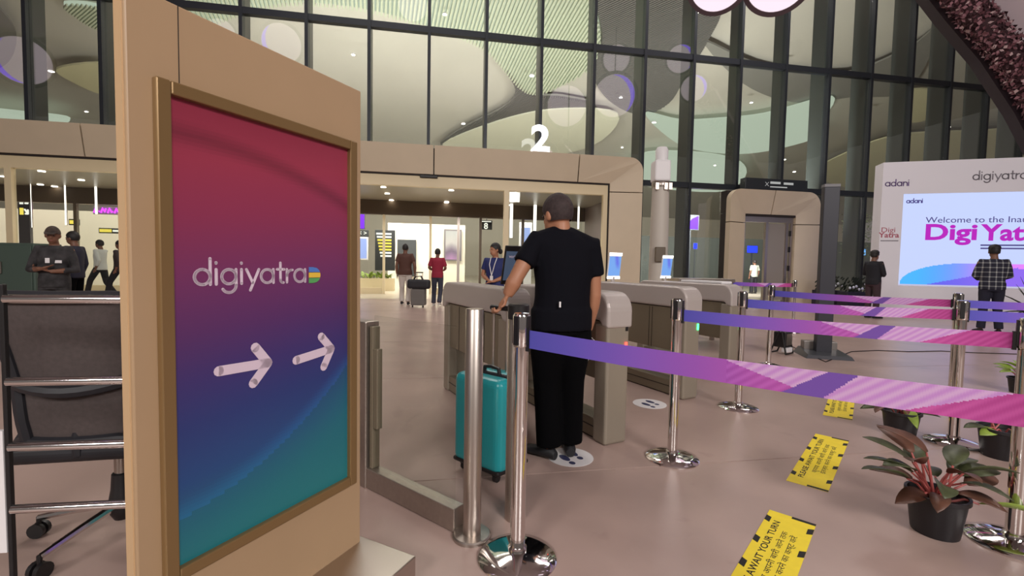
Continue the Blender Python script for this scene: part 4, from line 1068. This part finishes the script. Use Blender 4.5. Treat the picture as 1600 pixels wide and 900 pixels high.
for u0, u1, v0, v1, lab in ((107, 123, 342, 352, 'small yellow lit sign behind the guard'), (154, 188, 356, 365, 'wide yellow and white lit sign above the walking people')):
    e, w_, h_ = flat_thing('lit_sign', lab, 'sign', u0, v0, u1, v1, 4.6, .08, M_DBOARD, 'yellow lit signs')
    MB().b2(.03, w_*.6, -.006, 0, h_*.2, h_*.8).build('yellow_text', M_YROW, e); MB().b2(w_*.65, w_-.03, -.006, 0, h_*.3, h_*.7).build('white_text', M_WROW, e)
M_BLUE = mat('screen_blue', (40, 60, 240), .5, emit=1.6)
for u0, u1, v0, v1, y, lab in ((991, 997, 377, 393, 4, 'narrow blue screen at the right edge of the main portal'), (1083, 1090, 379, 390, 6, 'tiny blue screen behind the glass between the portals'), (1154, 1163, 383, 396, 6, 'left of two blue screens in the side portal'), (1167, 1184, 383, 396, 6, 'right of two blue screens in the side portal'), (1272, 1279, 385, 398, 4, 'blue screen right of the side portal'), (1338, 1353, 388, 400, 8, 'pale blue screen below the tree')):
    e, w_, h_ = flat_thing('info_screen', lab, 'display', u0, v0, u1, v1, y, .08, M_DARKM, 'blue hall screens')
    MB().b2(.03, w_-.03, -.006, 0, .03, h_-.03).build('screen', M_BLUE if u0 < 1300 else mat('screen_lightblue', (110, 180, 250), .5, emit=1.2), e)
    MB().b2(w_*.45, w_*.55, .02, .06, -(hall(u0, v1, y)[1]), 0).build('stand', M_DARKM, e)
e, w_, h_ = flat_thing('violet_display', 'purple triangular light panel between the two portals', 'panel', 1066, 335, 1092, 360, 5.0, .1, M_DARKM)
MB().prism([(0.05, .05), (w_-.05, .05), (w_-.05, h_-.05), (w_*.6, h_*.75)], -.01, 0).build('face', mat('violet_face2', (112, 66, 250), .5, emit=1.1), e)
MB().b2(w_*.5, w_*.56, .03, .07, -(hall(1066, 360, 5)[1]), 0).build('stand', M_DARKM, e)
e, w_, h_ = flat_thing('neon_sign', 'tiny pink neon sign in the side portal', 'sign', 1156, 363, 1164, 374, 7.0, .05, M_DARKM)
MB().tube([(.06, -.03, .06), (.06, -.03, h_-.06), (w_-.06, -.03, h_-.06), (w_-.06, -.03, .06), (.06, -.03, .06)], .03, 6).build('neon_tube', mat('neon_pink', (255, 60, 230), .4, emit=2.5), e)
MB().b2(w_*.45, w_*.55, .05, .1, -(hall(1156, 374, 7)[1]), 0).build('stand', M_DARKM, e)
# planter with bright leaves inside the doors
b = FW(hall(588, 445, 5.0)[0], 5.0, 0)
pn = empty('planter_box', b, FA, 'cream planter with lime leaves inside the doors below the flight board', 'planter')
MB().b2(-.75, .75, 0, .5, 0, .55).build('box', M_CREAM, pn, bevel=.01)
rnd = random.Random(3)
for k in range(26):
    vs, fs = leaf_mesh(.36, .08, .5); M = Matrix.Translation(Vector((rnd.uniform(-.65, .65), rnd.uniform(.1, .4), .55))) @ Matrix.Rotation(rnd.uniform(0, 6.28), 4, 'Z') @ Matrix.Rotation(-rnd.uniform(.5, 1.3), 4, 'Y')
    MB().add(vs, fs, M).build('leaf', M_LIME, pn, smooth=True)

# -------------------------------------------------- luggage
M_TEAL = mat('teal_shell', (36, 150, 158), .28)
M_TEALD = mat('teal_rib', (30, 128, 138), .3)
cs = flo(765, 744)
sc1 = empty('suitcase', Vector((cs.x, cs.y+.08, 0)), math.radians(-40), 'teal hard-shell cabin suitcase with its handle pulled up', 'suitcase')
# local: x across the width, y through the depth, z up
MB().b2(-.19, .19, -.14, -.012, .06, .60).build('front_shell', M_TEAL, sc1, bevel=.045, seg=5)
MB().b2(-.19, .19, .012, .14, .06, .60).build('back_shell', M_TEAL, sc1, bevel=.045, seg=5)
MB().b2(-.193, .193, -.016, .016, .057, .603).build('zip_band', M_FOAM, sc1, bevel=.012, seg=3)
MB().b2(-.188, .188, -.14, .14, .055, .085).build('base_guard', M_BLACK, sc1, bevel=.02, seg=3)
MB().tube([(-.06, .0, .60), (-.055, 0, .63), (0, 0, .638), (.055, 0, .63), (.06, 0, .60)], .012, 8).build('carry_handle', M_BLACK, sc1, smooth=True)
MB().tube([(.193, 0, .27), (.21, 0, .29), (.212, 0, .36), (.21, 0, .43), (.193, 0, .45)], .011, 8).build('side_handle', M_BLACK, sc1, smooth=True)
MB().b2(.192, .206, -.02, .02, .46, .51).build('combination_lock', M_STEEL, sc1, bevel=.004)
for x in (-.055, .055): MB().tube([(x, .07, .58), (x, .07, .985)], .0085, 10).build('telescopic_tube', M_SATIN, sc1, smooth=True)
MB().tube([(-.075, .07, .985), (.075, .07, .985)], .016, 10).build('grip', M_BLACK, sc1, smooth=True)
for x in (-.13, .13):
    for y in (-.09, .09):
        w0 = MB().b2(x-.02, x+.02, y-.02, y+.02, .035, .06).build('wheel_mount', M_BLACK, sc1, bevel=.004)
        MB().tube([(x-.012, y, .024), (x+.012, y, .024)], .024, 14).build('wheel', M_BLACK, w0, smooth=True)
GRIP = own_matrix(sc1) @ Vector((0, .07, .985))
b = flo(654, 480)
sc2 = empty('suitcase', b, math.radians(-6), 'grey cabin suitcase pulled by the man in the brown shirt', 'suitcase')
MB().b2(-.2, .2, -.12, .12, .06, .52).build('shell', mat('grey_shell', (112, 108, 104), .4), sc2, bevel=.03, seg=4)
for z in (.14, .24, .34, .44): MB().b2(-.19, .19, -.126, -.118, z-.012, z+.012).build('rib', MATS['grey_shell'], sc2)
for x in (-.15, .15): MB().tube([(x-.015, -.07, .03), (x+.015, -.07, .03)], .03, 12).build('wheel', M_BLACK, sc2)
for x in (-.08, .08): MB().tube([(x, .08, .5), (x, .08, .98)], .01, 8).build('telescopic_tube', M_SATIN, sc2)
MB().tube([(-.1, .08, .98), (.1, .08, .98)], .016, 8).build('grip', M_BLACK, sc2)
df = empty('duffel_bag', Vector((b.x+.02, b.y, .521)), math.radians(-6), 'black duffel bag lying on top of the grey suitcase', 'bag')
MB().b2(-.33, .33, -.15, .05, 0, .27).build('body', M_FOAM, df, bevel=.08, seg=5)
for y in (-.10, -.02): MB().tube([(-.15, y, .24), (-.10, y, .34), (.06, y, .36), (.13, y, .24)], .014, 8).build('carry_strap', M_BLACK, df, smooth=True)

# ================================================================== PEOPLE
M_SKIN = mat('skin_brown', (168, 116, 88), .5); M_SKIND = mat('skin_dark', (120, 82, 64), .5)
M_HAIR = mat('hair_black', (26, 22, 22), .6, noise=.3, scale=60)
M_TEE = mat('black_tee', (14, 14, 21), .9, spec=.12); M_TRO = mat('black_trousers', (7, 7, 9), .95, spec=.08)
M_SHOE = mat('dark_shoe', (30, 30, 34), .6)
def V(*a): return Vector(a)
BASE = dict(pelvis=V(0, 0, .95), chest=V(0, .005, 1.26), neck=V(0, -.015, 1.45), head=V(0, .015, 1.595),
            shL=V(-.178, -.01, 1.395), elL=V(-.235, -.03, 1.12), wrL=V(-.235, .05, .88), hdL=V(-.232, .075, .80),
            shR=V(.178, -.01, 1.395), elR=V(.235, -.03, 1.12), wrR=V(.235, .05, .88), hdR=V(.232, .075, .80),
            hipL=V(-.09, 0, .93), knL=V(-.10, .02, .50), anL=V(-.105, -.02, .085), toL=V(-.125, .15, .03),
            hipR=V(.09, 0, .93), knR=V(.10, .02, .50), anR=V(.105, -.02, .085), toR=V(.125, .15, .03))
def ring(c, rx, ry, ax=None, n=20):
    ax = ax or V(1, 0, 0); ay = V(0, 0, 1).cross(ax)
    return [tuple(c+ax*(rx*math.cos(2*math.pi*k/n))+ay*(ry*math.sin(2*math.pi*k/n))) for k in range(n)]
def skinned(name, mb, m, parent, vox, sm=3, sf=.5):
    o = mb.build(name, m, parent)
    r = o.modifiers.new('remesh', 'REMESH'); r.mode = 'VOXEL'; r.voxel_size = vox; r.use_smooth_shade = True
    s = o.modifiers.new('smooth', 'SMOOTH'); s.factor = sf; s.iterations = sm
    return o
def person(label, loc, rz, h=1.72, pose=None, top=None, bottom=None, skin=M_SKIN, hair=M_HAIR, shoe=M_SHOE, sleeve=.62, fat=1.0, yaw=0.0, nod=0.0,
           vox=.014, hairstyle='short', grip=None, group='people', coat=0.0, arm=1.0, head=1.0, legs=1.0):
    J = {k: v.copy() for k, v in BASE.items()}
    for k, v in (pose or {}).items(): J[k] = Vector(v)
    p = empty('person', loc, rz, label, 'person', group)
    p.scale = (h/1.72,)*3
    sax = (J['shR']-J['shL']); sax.z = 0; sax.normalize()
    hax = (J['hipR']-J['hipL']); hax.z = 0; hax.normalize()
    def spine(t):
        a, b, c = J['pelvis'], J['chest'], J['neck']
        return a+(b-a)*(t/.62) if t < .62 else b+(c-b)*((t-.62)/.38)
    def torso(mb, k, add, lo=-.22, hi=1.0):
        prof = [(-.22, .150, .105), (-.10, .168, .122), (0, .170, .124), (.2, .158, .118), (.4, .160, .120), (.62, .178, .124), (.80, .180, .110), (.90, .150, .088), (.96, .098, .07), (1.0, .066, .062)]
        rs = []
        for t, rx, ry in prof:
            if t < lo-.001 or t > hi+.001: continue
            ax = (hax*(1-max(0, min(1, t)))+sax*max(0, min(1, t))).normalized()
            belly = (fat-1)*max(0, 1-abs(t-.25)/.5)
            c = spine(max(0, t)) if t >= 0 else J['pelvis']+V(0, 0, t*.5)
            rs.append(ring(c, (rx+add)*(1+(fat-1)*.6), (ry+add)*(1+belly*1.3), ax))
        mb.loft(rs)
    # ---------------- body
    b = MB(); torso(b, 1, -.012)
    R = Matrix.Rotation(yaw, 4, 'Z') @ Matrix.Rotation(nod, 4, 'X')
    HM = Matrix.Translation(J['head']) @ R @ Matrix.Scale(head, 4)
    b.tube([J['neck']-V(0, 0, .05), J['neck']+V(0, 0, .03), J['head']-V(0, .01, .06)], [.066, .056, .054], 14)
    b.ball((0, -.008, .018), (.077, .096, .102), 18, 12, HM)                      # skull
    b.ball((0, .022, -.055), (.060, .070, .068), 16, 10, HM)                      # jaw
    b.ball((0, .098, -.022), (.013, .020, .022), 10, 8, HM)                       # nose
    b.ball((0, .088, .010), (.030, .014, .012), 10, 6, HM)                        # brow
    for s in (-1, 1): b.ball((s*.079, -.005, -.012), (.012, .022, .034), 10, 8, HM)
    for S in ('L', 'R'):
        sh, el, wr, hd = J['sh'+S], J['el'+S], J['wr'+S], J['hd'+S]; sg_ = -1 if S == 'L' else 1
        b.tube([sh, sh+(el-sh)*.35, el-(el-sh)*.06, el, el+(wr-el)*.28, wr], [.052*fat, .050*fat, .040*arm, .040*arm, .043*arm, .028*arm], 14)
        d = (hd-wr).normalized(); side = d.cross(V(0, 1, 0)) if abs(d.y) < .9 else d.cross(V(0, 0, 1))
        side.normalize(); nrm = side.cross(d)
        pm = wr+d*.055
        Mh = Matrix((( *nrm, 0), (*d, 0), (*side, 0), (0, 0, 0, 1))).transposed(); Mh.translation = pm
        b.ball((0, 0, 0), (.040, .055, .017), 12, 8, Mh)
        for i, (o_, L_) in enumerate(((-.028, .066), (-.010, .076), (.009, .072), (.026, .056))):
            base = pm+nrm*o_+d*.042
            if grip and S in grip:      # fingers close around the thing held
                b.tube([base, base+d*L_*.42+side*.006*sg_, base+d*L_*.62-side*.026, base+d*L_*.25-side*.038], [.0098, .0094, .009, .0075], 8)
            else:
                b.tube([base, base+d*L_*.5, base+d*L_*.95-side*.012], [.0095, .0088, .0068], 8)
        tb_ = pm-d*.01-nrm*.036
        b.tube([tb_, tb_-nrm*.022+d*.03, tb_-nrm*.018+d*.058-side*.012], [.0125, .011, .008], 8)
        hp, kn, an, to = J['hip'+S], J['kn'+S], J['an'+S], J['to'+S]
        b.tube([hp, hp+(kn-hp)*.3, kn, kn+(an-kn)*.3, an], [.082, .076, .052, .054, .036], 12)
        b.tube([an+V(0, 0, .02), an-V(0, 0, .02), an+(to-an)*.35-V(0, 0, .02)], [.034, .030, .022], 10)
    skinned('body', b, skin, p, vox)
    # ---------------- shirt
    c = MB(); torso(c, 1, .012, lo=-.10-coat)
    if coat: c.loft([ring(J['pelvis']-V(0, 0, .22), .185*fat, .145*fat, hax), ring(J['pelvis'], .185*fat, .142*fat, hax)])
    else: c.loft([ring(J['pelvis']-V(0, 0, .10), .182*fat, .140*fat, hax), ring(J['pelvis']+V(0, 0, .03), .182*fat, .138*fat, hax)])
    if fat > 1.1: c.tube([J['shL'], J['neck']-V(0, 0, .035)+sax*-.05, J['neck']-V(0, 0, .035)+sax*.05, J['shR']], [.06, .062, .062, .06], 14)
    for S in ('L', 'R'):
        sh, el, wr = J['sh'+S], J['el'+S], J['wr'+S]; ch_ = J['chest']+(sh-J['chest'])*.55+V(0, 0, .03)
        pts = [ch_, sh, sh+(el-sh)*.45, sh+(el-sh)*min(1, sleeve)]; rs = [.085, .066*fat, .063*fat, .064*fat]
        if sleeve > 1: pts += [el+(wr-el)*.5, el+(wr-el)*(sleeve-1)]; rs = [.085, .066, .06, .055, .047, .040]
        c.tube(pts, rs, 14)
    skinned('shirt', c, top, p, max(.012, vox))
    # ---------------- trousers
    t = MB(); t.loft([ring(J['pelvis']-V(0, 0, .13), .155*fat, .122*fat, hax), ring(J['pelvis']+V(0, 0, .0), .174*fat, .132*fat, hax), ring(J['pelvis']+V(0, 0, .05), .166*fat, .128*fat, hax)])
    for S in ('L', 'R'):
        hp, kn, an = J['hip'+S], J['kn'+S], J['an'+S]
        t.tube([hp+V(0, 0, -.01), hp+(kn-hp)*.35, kn, kn+(an-kn)*.5, an+V(0, 0, .0)], [.094*fat, .090*fat*legs, .073*legs, .068*legs, .068*legs], 16)
    skinned('trousers', t, bottom, p, max(.012, vox))
    # ---------------- shoes
    for S in ('L', 'R'):
        an, to = J['an'+S], J['to'+S]; d = to-an; d.z = 0; d.normalize(); n_ = V(-d.y, d.x, 0)
        heel = V(an.x, an.y, 0)-d*.05; rs = []; g0_ = an.z-.085
        for k, (s, w_, hh) in enumerate(((0, .030, .055), (.03, .038, .085), (.09, .040, .085), (.15, .043, .065), (.21, .046, .052), (.255, .038, .04), (.275, .015, .03))):
            cc = heel+d*s; zb = g0_+.004
            rs.append([tuple(cc+n_*(w_*math.cos(2*math.pi*q/12))+V(0, 0, zb+hh/2+hh/2*math.sin(2*math.pi*q/12))) for q in range(12)])
        MB().loft(rs).build('shoe', shoe, p, smooth=True)
    # ---------------- head details
    for s in (-1, 1): MB().ball((s*.030, .083, .004), (.011, .008, .008), 8, 6, HM).build('eye', mat('eye_dark', (30, 22, 20), .3), p, smooth=True)
    MB().ball((0, .088, -.066), (.024, .008, .007), 10, 6, HM).build('mouth', mat('lip', (128, 74, 66), .5), p, smooth=True)
    hm = MB(); vs = []; fs = []; nu, nv = 24, 14
    for j in range(nv+1):
        ph = math.pi/2-math.pi*.70*j/nv
        for k in range(nu):
            a = 2*math.pi*k/nu; x, y, z = math.cos(ph)*math.cos(a), math.cos(ph)*math.sin(a), math.sin(ph)
            front = max(0, y); lim = -.62+1.12*front**.8 if hairstyle != 'cap' else -.1+.3*front
            zz = max(z, lim); q = math.sqrt(max(0, 1-zz*zz))/max(1e-6, math.sqrt(max(1e-9, 1-z*z)))
            vs.append((x*q*.085, y*q*.106-.010, zz*.112+.022))
    for j in range(nv):
        for k in range(nu): fs.append((j*nu+k, (j+1)*nu+k, (j+1)*nu+(k+1) % nu, j*nu+(k+1) % nu))
    hm.add(vs, fs, HM)
    if hairstyle == 'full': hm.ball((0, -.01, .07), (.09, .105, .075), 16, 10, HM)
    if hairstyle == 'bun': hm.ball((0, -.115, -.03), (.045, .04, .05), 12, 8, HM)
    ho = hm.build('cap' if hairstyle == 'cap' else 'hair', hair, p, smooth=True)
    if hairstyle == 'cap':
        MB().add([(-.07, .085, .045), (.07, .085, .045), (.05, .165, .03), (-.05, .165, .03), (-.07, .085, .055), (.07, .085, .055), (.05, .165, .04), (-.05, .165, .04)], [(3, 2, 1, 0), (4, 5, 6, 7), (0, 1, 5, 4), (1, 2, 6, 5), (2, 3, 7, 6), (3, 0, 4, 7)], HM).build('cap_peak', hair, p)
    return p, J

# -------------------------------------------------- the man with the teal suitcase (seen from behind)
ML = flo(872, 712); ML.z = 0
mrz = math.radians(14)
inv = (Matrix.Translation(ML) @ Matrix.Rotation(mrz, 4, 'Z')).inverted()
hg = inv @ GRIP
grp = V(hg.x, hg.y, hg.z)
man, JM = person('man in black T-shirt and trousers seen from behind, holding the teal suitcase', ML, mrz, 1.72, dict(
    pelvis=V(.0, 0, .94), chest=V(.01, .005, 1.25), neck=V(-.01, .0, 1.475), head=V(-.035, .035, 1.575),
    shL=V(-.185, -.01, 1.40), elL=V(grp.x*.58-.085, grp.y*.55-.02, 1.16), wrL=grp+V(.045, .02, .075), hdL=grp+V(-.005, 0, -.0),
    shR=V(.200, -.005, 1.375), elR=V(.225, .0, 1.06), wrR=V(.215, .07, .82), hdR=V(.205, .10, .73),
    hipL=V(-.085, 0, .92), knL=V(-.085, .02, .50), anL=V(-.075, -.03, .085), toL=V(-.20, .12, .03),
    hipR=V(.09, 0, .92), knR=V(.085, .02, .50), anR=V(.08, .0, .085), toR=V(.12, .17, .03)),
    top=M_TEE, bottom=M_TRO, skin=M_SKIN, hair=mat('hair_cropped', (52, 40, 40), .8, noise=.35, scale=50), fat=1.12, yaw=.45, nod=-.12, vox=.008, grip='L', sleeve=.60, arm=1.15, head=1.06, legs=1.22)
MB().b2(-.075, -.065, -.165, -.155, .995, 1.03).build('shirt_tag', M_WHITE, man)
# paper slip in his right hand
pr_ = ML+Matrix.Rotation(mrz, 3, 'Z') @ V(.215, .06, .70)
ppz = MB().box((0, 0, 0), (.004, .09, .17), 0, Matrix.Translation(pr_) @ Matrix.Rotation(.5, 4, 'Z') @ Matrix.Rotation(.45, 4, 'X')).build('paper_slip', M_WHITE)
tag(ppz, 'white paper slip held in the right hand of the man in black', 'paper')

# -------------------------------------------------- people near the doors
bl = flo(629, 478)
person('man in brown shirt and white trousers pulling luggage towards the doors', bl+Vector((0, .3, 0)), math.radians(6), 1.80, dict(elR=V(.27, -.06, 1.12), wrR=V(.27, .0, .90), hdR=V(.27, .02, .82), knL=V(-.1, .12, .5), anL=V(-.1, .06, .10), toL=V(-.1, .24, .04), anR=V(.1, -.12, .10), toR=V(.1, .04, .03)),
       top=mat('brown_shirt', (84, 54, 44), .8), bottom=mat('white_trousers', (208, 200, 192), .8), skin=M_SKIND, fat=1.08)
rb = flo(683, 478)
person('boy in dark red shirt and jeans walking away left of the gates', rb, math.radians(-4), 1.68, dict(elL=V(-.25, -.02, 1.14), wrL=V(-.16, .14, 1.06), hdL=V(-.08, .19, 1.08), elR=V(.25, -.02, 1.14), wrR=V(.16, .14, 1.06), hdR=V(.08, .19, 1.08), anR=V(.10, -.16, .12), toR=V(.1, -.04, .03), knR=V(.1, .0, .5)),
       top=mat('red_shirt', (150, 34, 58), .8), bottom=mat('blue_jeans', (58, 60, 74), .85), skin=M_SKIND, hairstyle='short', shoe=mat('white_shoe', (200, 196, 190), .6), sleeve=.8)
wl = dep(773, 450, 8.0); wl.z = 0
wo, JW = person('woman in navy polo shirt and lanyard standing behind the leftmost gate', wl, math.radians(160), 1.62, dict(elL=V(-.24, .0, 1.12), wrL=V(-.05, .20, 1.02), hdL=V(.02, .22, 1.0), elR=V(.24, .0, 1.12), wrR=V(.05, .20, 1.04), hdR=V(-.02, .23, 1.02)),
       top=mat('navy_polo', (34, 42, 96), .8), bottom=mat('navy_trousers', (24, 26, 50), .85), skin=M_SKIN, hairstyle='bun', yaw=-.7)
MB().tube([(-.06, .06, 1.45), (-.05, .15, 1.32), (0, .165, 1.12)], .008, 6).tube([(.06, .06, 1.45), (.05, .15, 1.32), (0, .165, 1.12)], .008, 6).build('lanyard', M_WHITE, wo)
MB().b2(-.03, .03, .165, .17, 1.02, 1.12).build('badge', M_WHITE, wo)

# -------------------------------------------------- people at the display wall
def plaid_mat():
    m = bpy.data.materials.new('plaid_cotton'); m.use_nodes = True; nt = m.node_tree; b = nt.nodes['Principled BSDF']; b.inputs['Roughness'].default_value = .85
    tc = nt.nodes.new('ShaderNodeTexCoord'); sp = nt.nodes.new('ShaderNodeSeparateXYZ'); nt.links.new(tc.outputs['Object'], sp.inputs[0])
    outs = []
    for ax, fr_ in (('X', 11.0), ('Z', 11.0)):
        mu = nt.nodes.new('ShaderNodeMath'); mu.operation = 'MULTIPLY'; mu.inputs[1].default_value = fr_; nt.links.new(sp.outputs[ax], mu.inputs[0])
        fr2 = nt.nodes.new('ShaderNodeMath'); fr2.operation = 'FRACT'; nt.links.new(mu.outputs[0], fr2.inputs[0])
        gt = nt.nodes.new('ShaderNodeMath'); gt.operation = 'LESS_THAN'; gt.inputs[1].default_value = .22; nt.links.new(fr2.outputs[0], gt.inputs[0]); outs.append(gt)
    ad = nt.nodes.new('ShaderNodeMath'); ad.operation = 'ADD'; nt.links.new(outs[0].outputs[0], ad.inputs[0]); nt.links.new(outs[1].outputs[0], ad.inputs[1])
    r = nt.nodes.new('ShaderNodeValToRGB'); r.color_ramp.interpolation = 'CONSTANT'
    r.color_ramp.elements[0].color = (*lin((26, 26, 44)), 1); r.color_ramp.elements[1].position = .4; r.color_ramp.elements[1].color = (*lin((104, 106, 112)), 1)
    e = r.color_ramp.elements.new(.9); e.color = (*lin((176, 176, 170)), 1)
    dv = nt.nodes.new('ShaderNodeMath'); dv.operation = 'MULTIPLY'; dv.inputs[1].default_value = .49; nt.links.new(ad.outputs[0], dv.inputs[0]); nt.links.new(dv.outputs[0], r.inputs[0]); nt.links.new(r.outputs[0], b.inputs['Base Color'])
    return m
pll = flo(1545, 520)
person('man in checked shirt standing with his back turned before the display wall', pll, math.radians(-30), 1.84, dict(elL=V(-.25, .02, 1.12), wrL=V(-.14, .18, 1.04), hdL=V(-.06, .22, 1.04), elR=V(.25, .02, 1.12), wrR=V(.14, .18, 1.06), hdR=V(.06, .22, 1.06), hipL=V(-.09, 0, .93), anL=V(-.13, -.02, .085), anR=V(.13, -.02, .085), toL=V(-.16, .14, .03), toR=V(.16, .14, .03)),
       top=plaid_mat(), bottom=mat('dark_trousers', (26, 26, 44), .85), skin=M_SKIND, hairstyle='full', sleeve=1.9, fat=1.08)
dk = flo(1361, 497)
person('person in a black jacket standing at the left edge of the display wall', dk, math.radians(-75), 1.80, dict(elL=V(-.24, .02, 1.12), wrL=V(-.10, .20, 1.10), hdL=V(-.02, .22, 1.12), elR=V(.24, .02, 1.12), wrR=V(.10, .20, 1.08), hdR=V(.02, .22, 1.08)),
       top=mat('black_jacket', (22, 22, 30), .8), bottom=mat('maroon_trousers', (60, 42, 48), .85), skin=M_SKIND, hairstyle='full', sleeve=1.92, vox=.016)

# -------------------------------------------------- people at the left and in the hall
M_CAMO = mat('camouflage', (46, 44, 46), .85, noise=.7, scale=9)
gl = dep(86, 450, 6.4); gl.z = 0
gu, JG = person('guard in dark camouflage uniform and cap with folded arms at the far left', gl, math.radians(200), 1.66, dict(elL=V(-.26, .02, 1.10), wrL=V(-.04, .19, 1.08), hdL=V(.05, .20, 1.12), elR=V(.26, .02, 1.10), wrR=V(.05, .22, 1.12), hdR=V(-.04, .23, 1.15)),
       top=M_CAMO, bottom=M_CAMO, skin=M_SKIND, hair=mat('camouflage_cap', (70, 58, 52), .85, noise=.6, scale=9), hairstyle='cap', sleeve=1.5, yaw=.2, nod=-.15)
MB().b2(-.14, -.06, .115, .128, 1.20, 1.24).build('shoulder_flash', M_WHITE, gu)
MB().b2(-.02, .03, .15, .155, 1.20, 1.27).build('badge', M_WHITE, gu)
gl2 = dep(117, 450, 8.6); gl2.z = 0
person('person in dark clothes standing just behind the guard', gl2, math.radians(100), 1.72, None, top=mat('dark_navy_shirt', (34, 34, 50), .85), bottom=M_TRO, skin=M_SKIND, sleeve=1.8, vox=.016)
stride = dict(knL=V(-.09, .22, .55), anL=V(-.09, .32, .13), toL=V(-.09, .48, .10), knR=V(.09, -.08, .50), anR=V(.09, -.34, .14), toR=V(.09, -.20, .04), elL=V(-.22, -.12, 1.13), wrL=V(-.2, -.02, .9), elR=V(.22, .1, 1.13), wrR=V(.2, .24, .95), hdR=V(.2, .3, .88), hdL=V(-.2, .03, .82))
w1 = dep(158, 450, 13.6); w1.z = 0
person('walking person in white shirt and dark trousers left of the sign', w1, math.radians(95), 1.76, stride, top=mat('white_shirt', (206, 210, 206), .8), bottom=mat('black_slacks', (24, 24, 30), .85), skin=M_SKIND, sleeve=1.7, vox=.018)
w2 = dep(189, 450, 13.2); w2.z = 0
person('walking person in dark brown half hidden by the sign', w2, math.radians(95), 1.74, stride, top=mat('dark_brown_top', (52, 44, 42), .85), bottom=MATS['black_slacks'], skin=M_SKIND, sleeve=1.7, vox=.018)
hx = hall(1178, 440, 5.2)[0]
person('person in pale shirt with back turned inside the side portal', FW(hx, 5.2, 0), math.radians(10), 1.72, None, top=mat('pale_shirt', (176, 182, 168), .85), bottom=MATS['black_slacks'], skin=M_SKIND, sleeve=.8, vox=.018)

# -------------------------------------------------- flower garland on the arch
ga = empty('flower_garland', gp[0], 0, 'thick purple-brown flower garland along the arch at the upper right', 'garland')
rnd = random.Random(11)
cols = [mat('petal_plum', (112, 70, 78), .8), mat('petal_mauve', (156, 112, 120), .8), mat('petal_dark', (62, 36, 42), .8), mat('petal_pale', (196, 168, 168), .8)]
mbs = [MB() for _ in cols]
seg = []
for i in range(len(gp)-1):
    L = (gp[i+1]-gp[i]).length; n_ = int(L*900)
    for k in range(n_):
        t = rnd.random(); c = gp[i]+(gp[i+1]-gp[i])*t
        d = Vector((rnd.gauss(0, 1), rnd.gauss(0, 1), rnd.gauss(0, 1))).normalized(); rr = .40*rnd.uniform(.75, 1.05)
        p = c+Vector((-.08, -.35, -.08))+d*rr; e1_ = d.orthogonal().normalized(); e1_ = (e1_*math.cos(k)+d.cross(e1_)*math.sin(k))*rnd.uniform(.03, .06); e2_ = d.cross(e1_.normalized())*rnd.uniform(.03, .06); up = d*.05
        ci = rnd.choice((0, 0, 0, 1, 1, 2, 2, 3))
        mbs[ci].add([tuple(p-e1_), tuple(p-e2_+up), tuple(p+e1_), tuple(p+e2_-up*.5)], [(0, 1, 2, 3)])
for m_, c in zip(mbs, cols): tag(m_.build('blossoms', c, ga, W=True), kind='stuff')
core = MB().tube([p+Vector((-.08, -.35, -.08)) for p in gp], .30, 12).build('core', cols[2], ga, W=True, smooth=True)
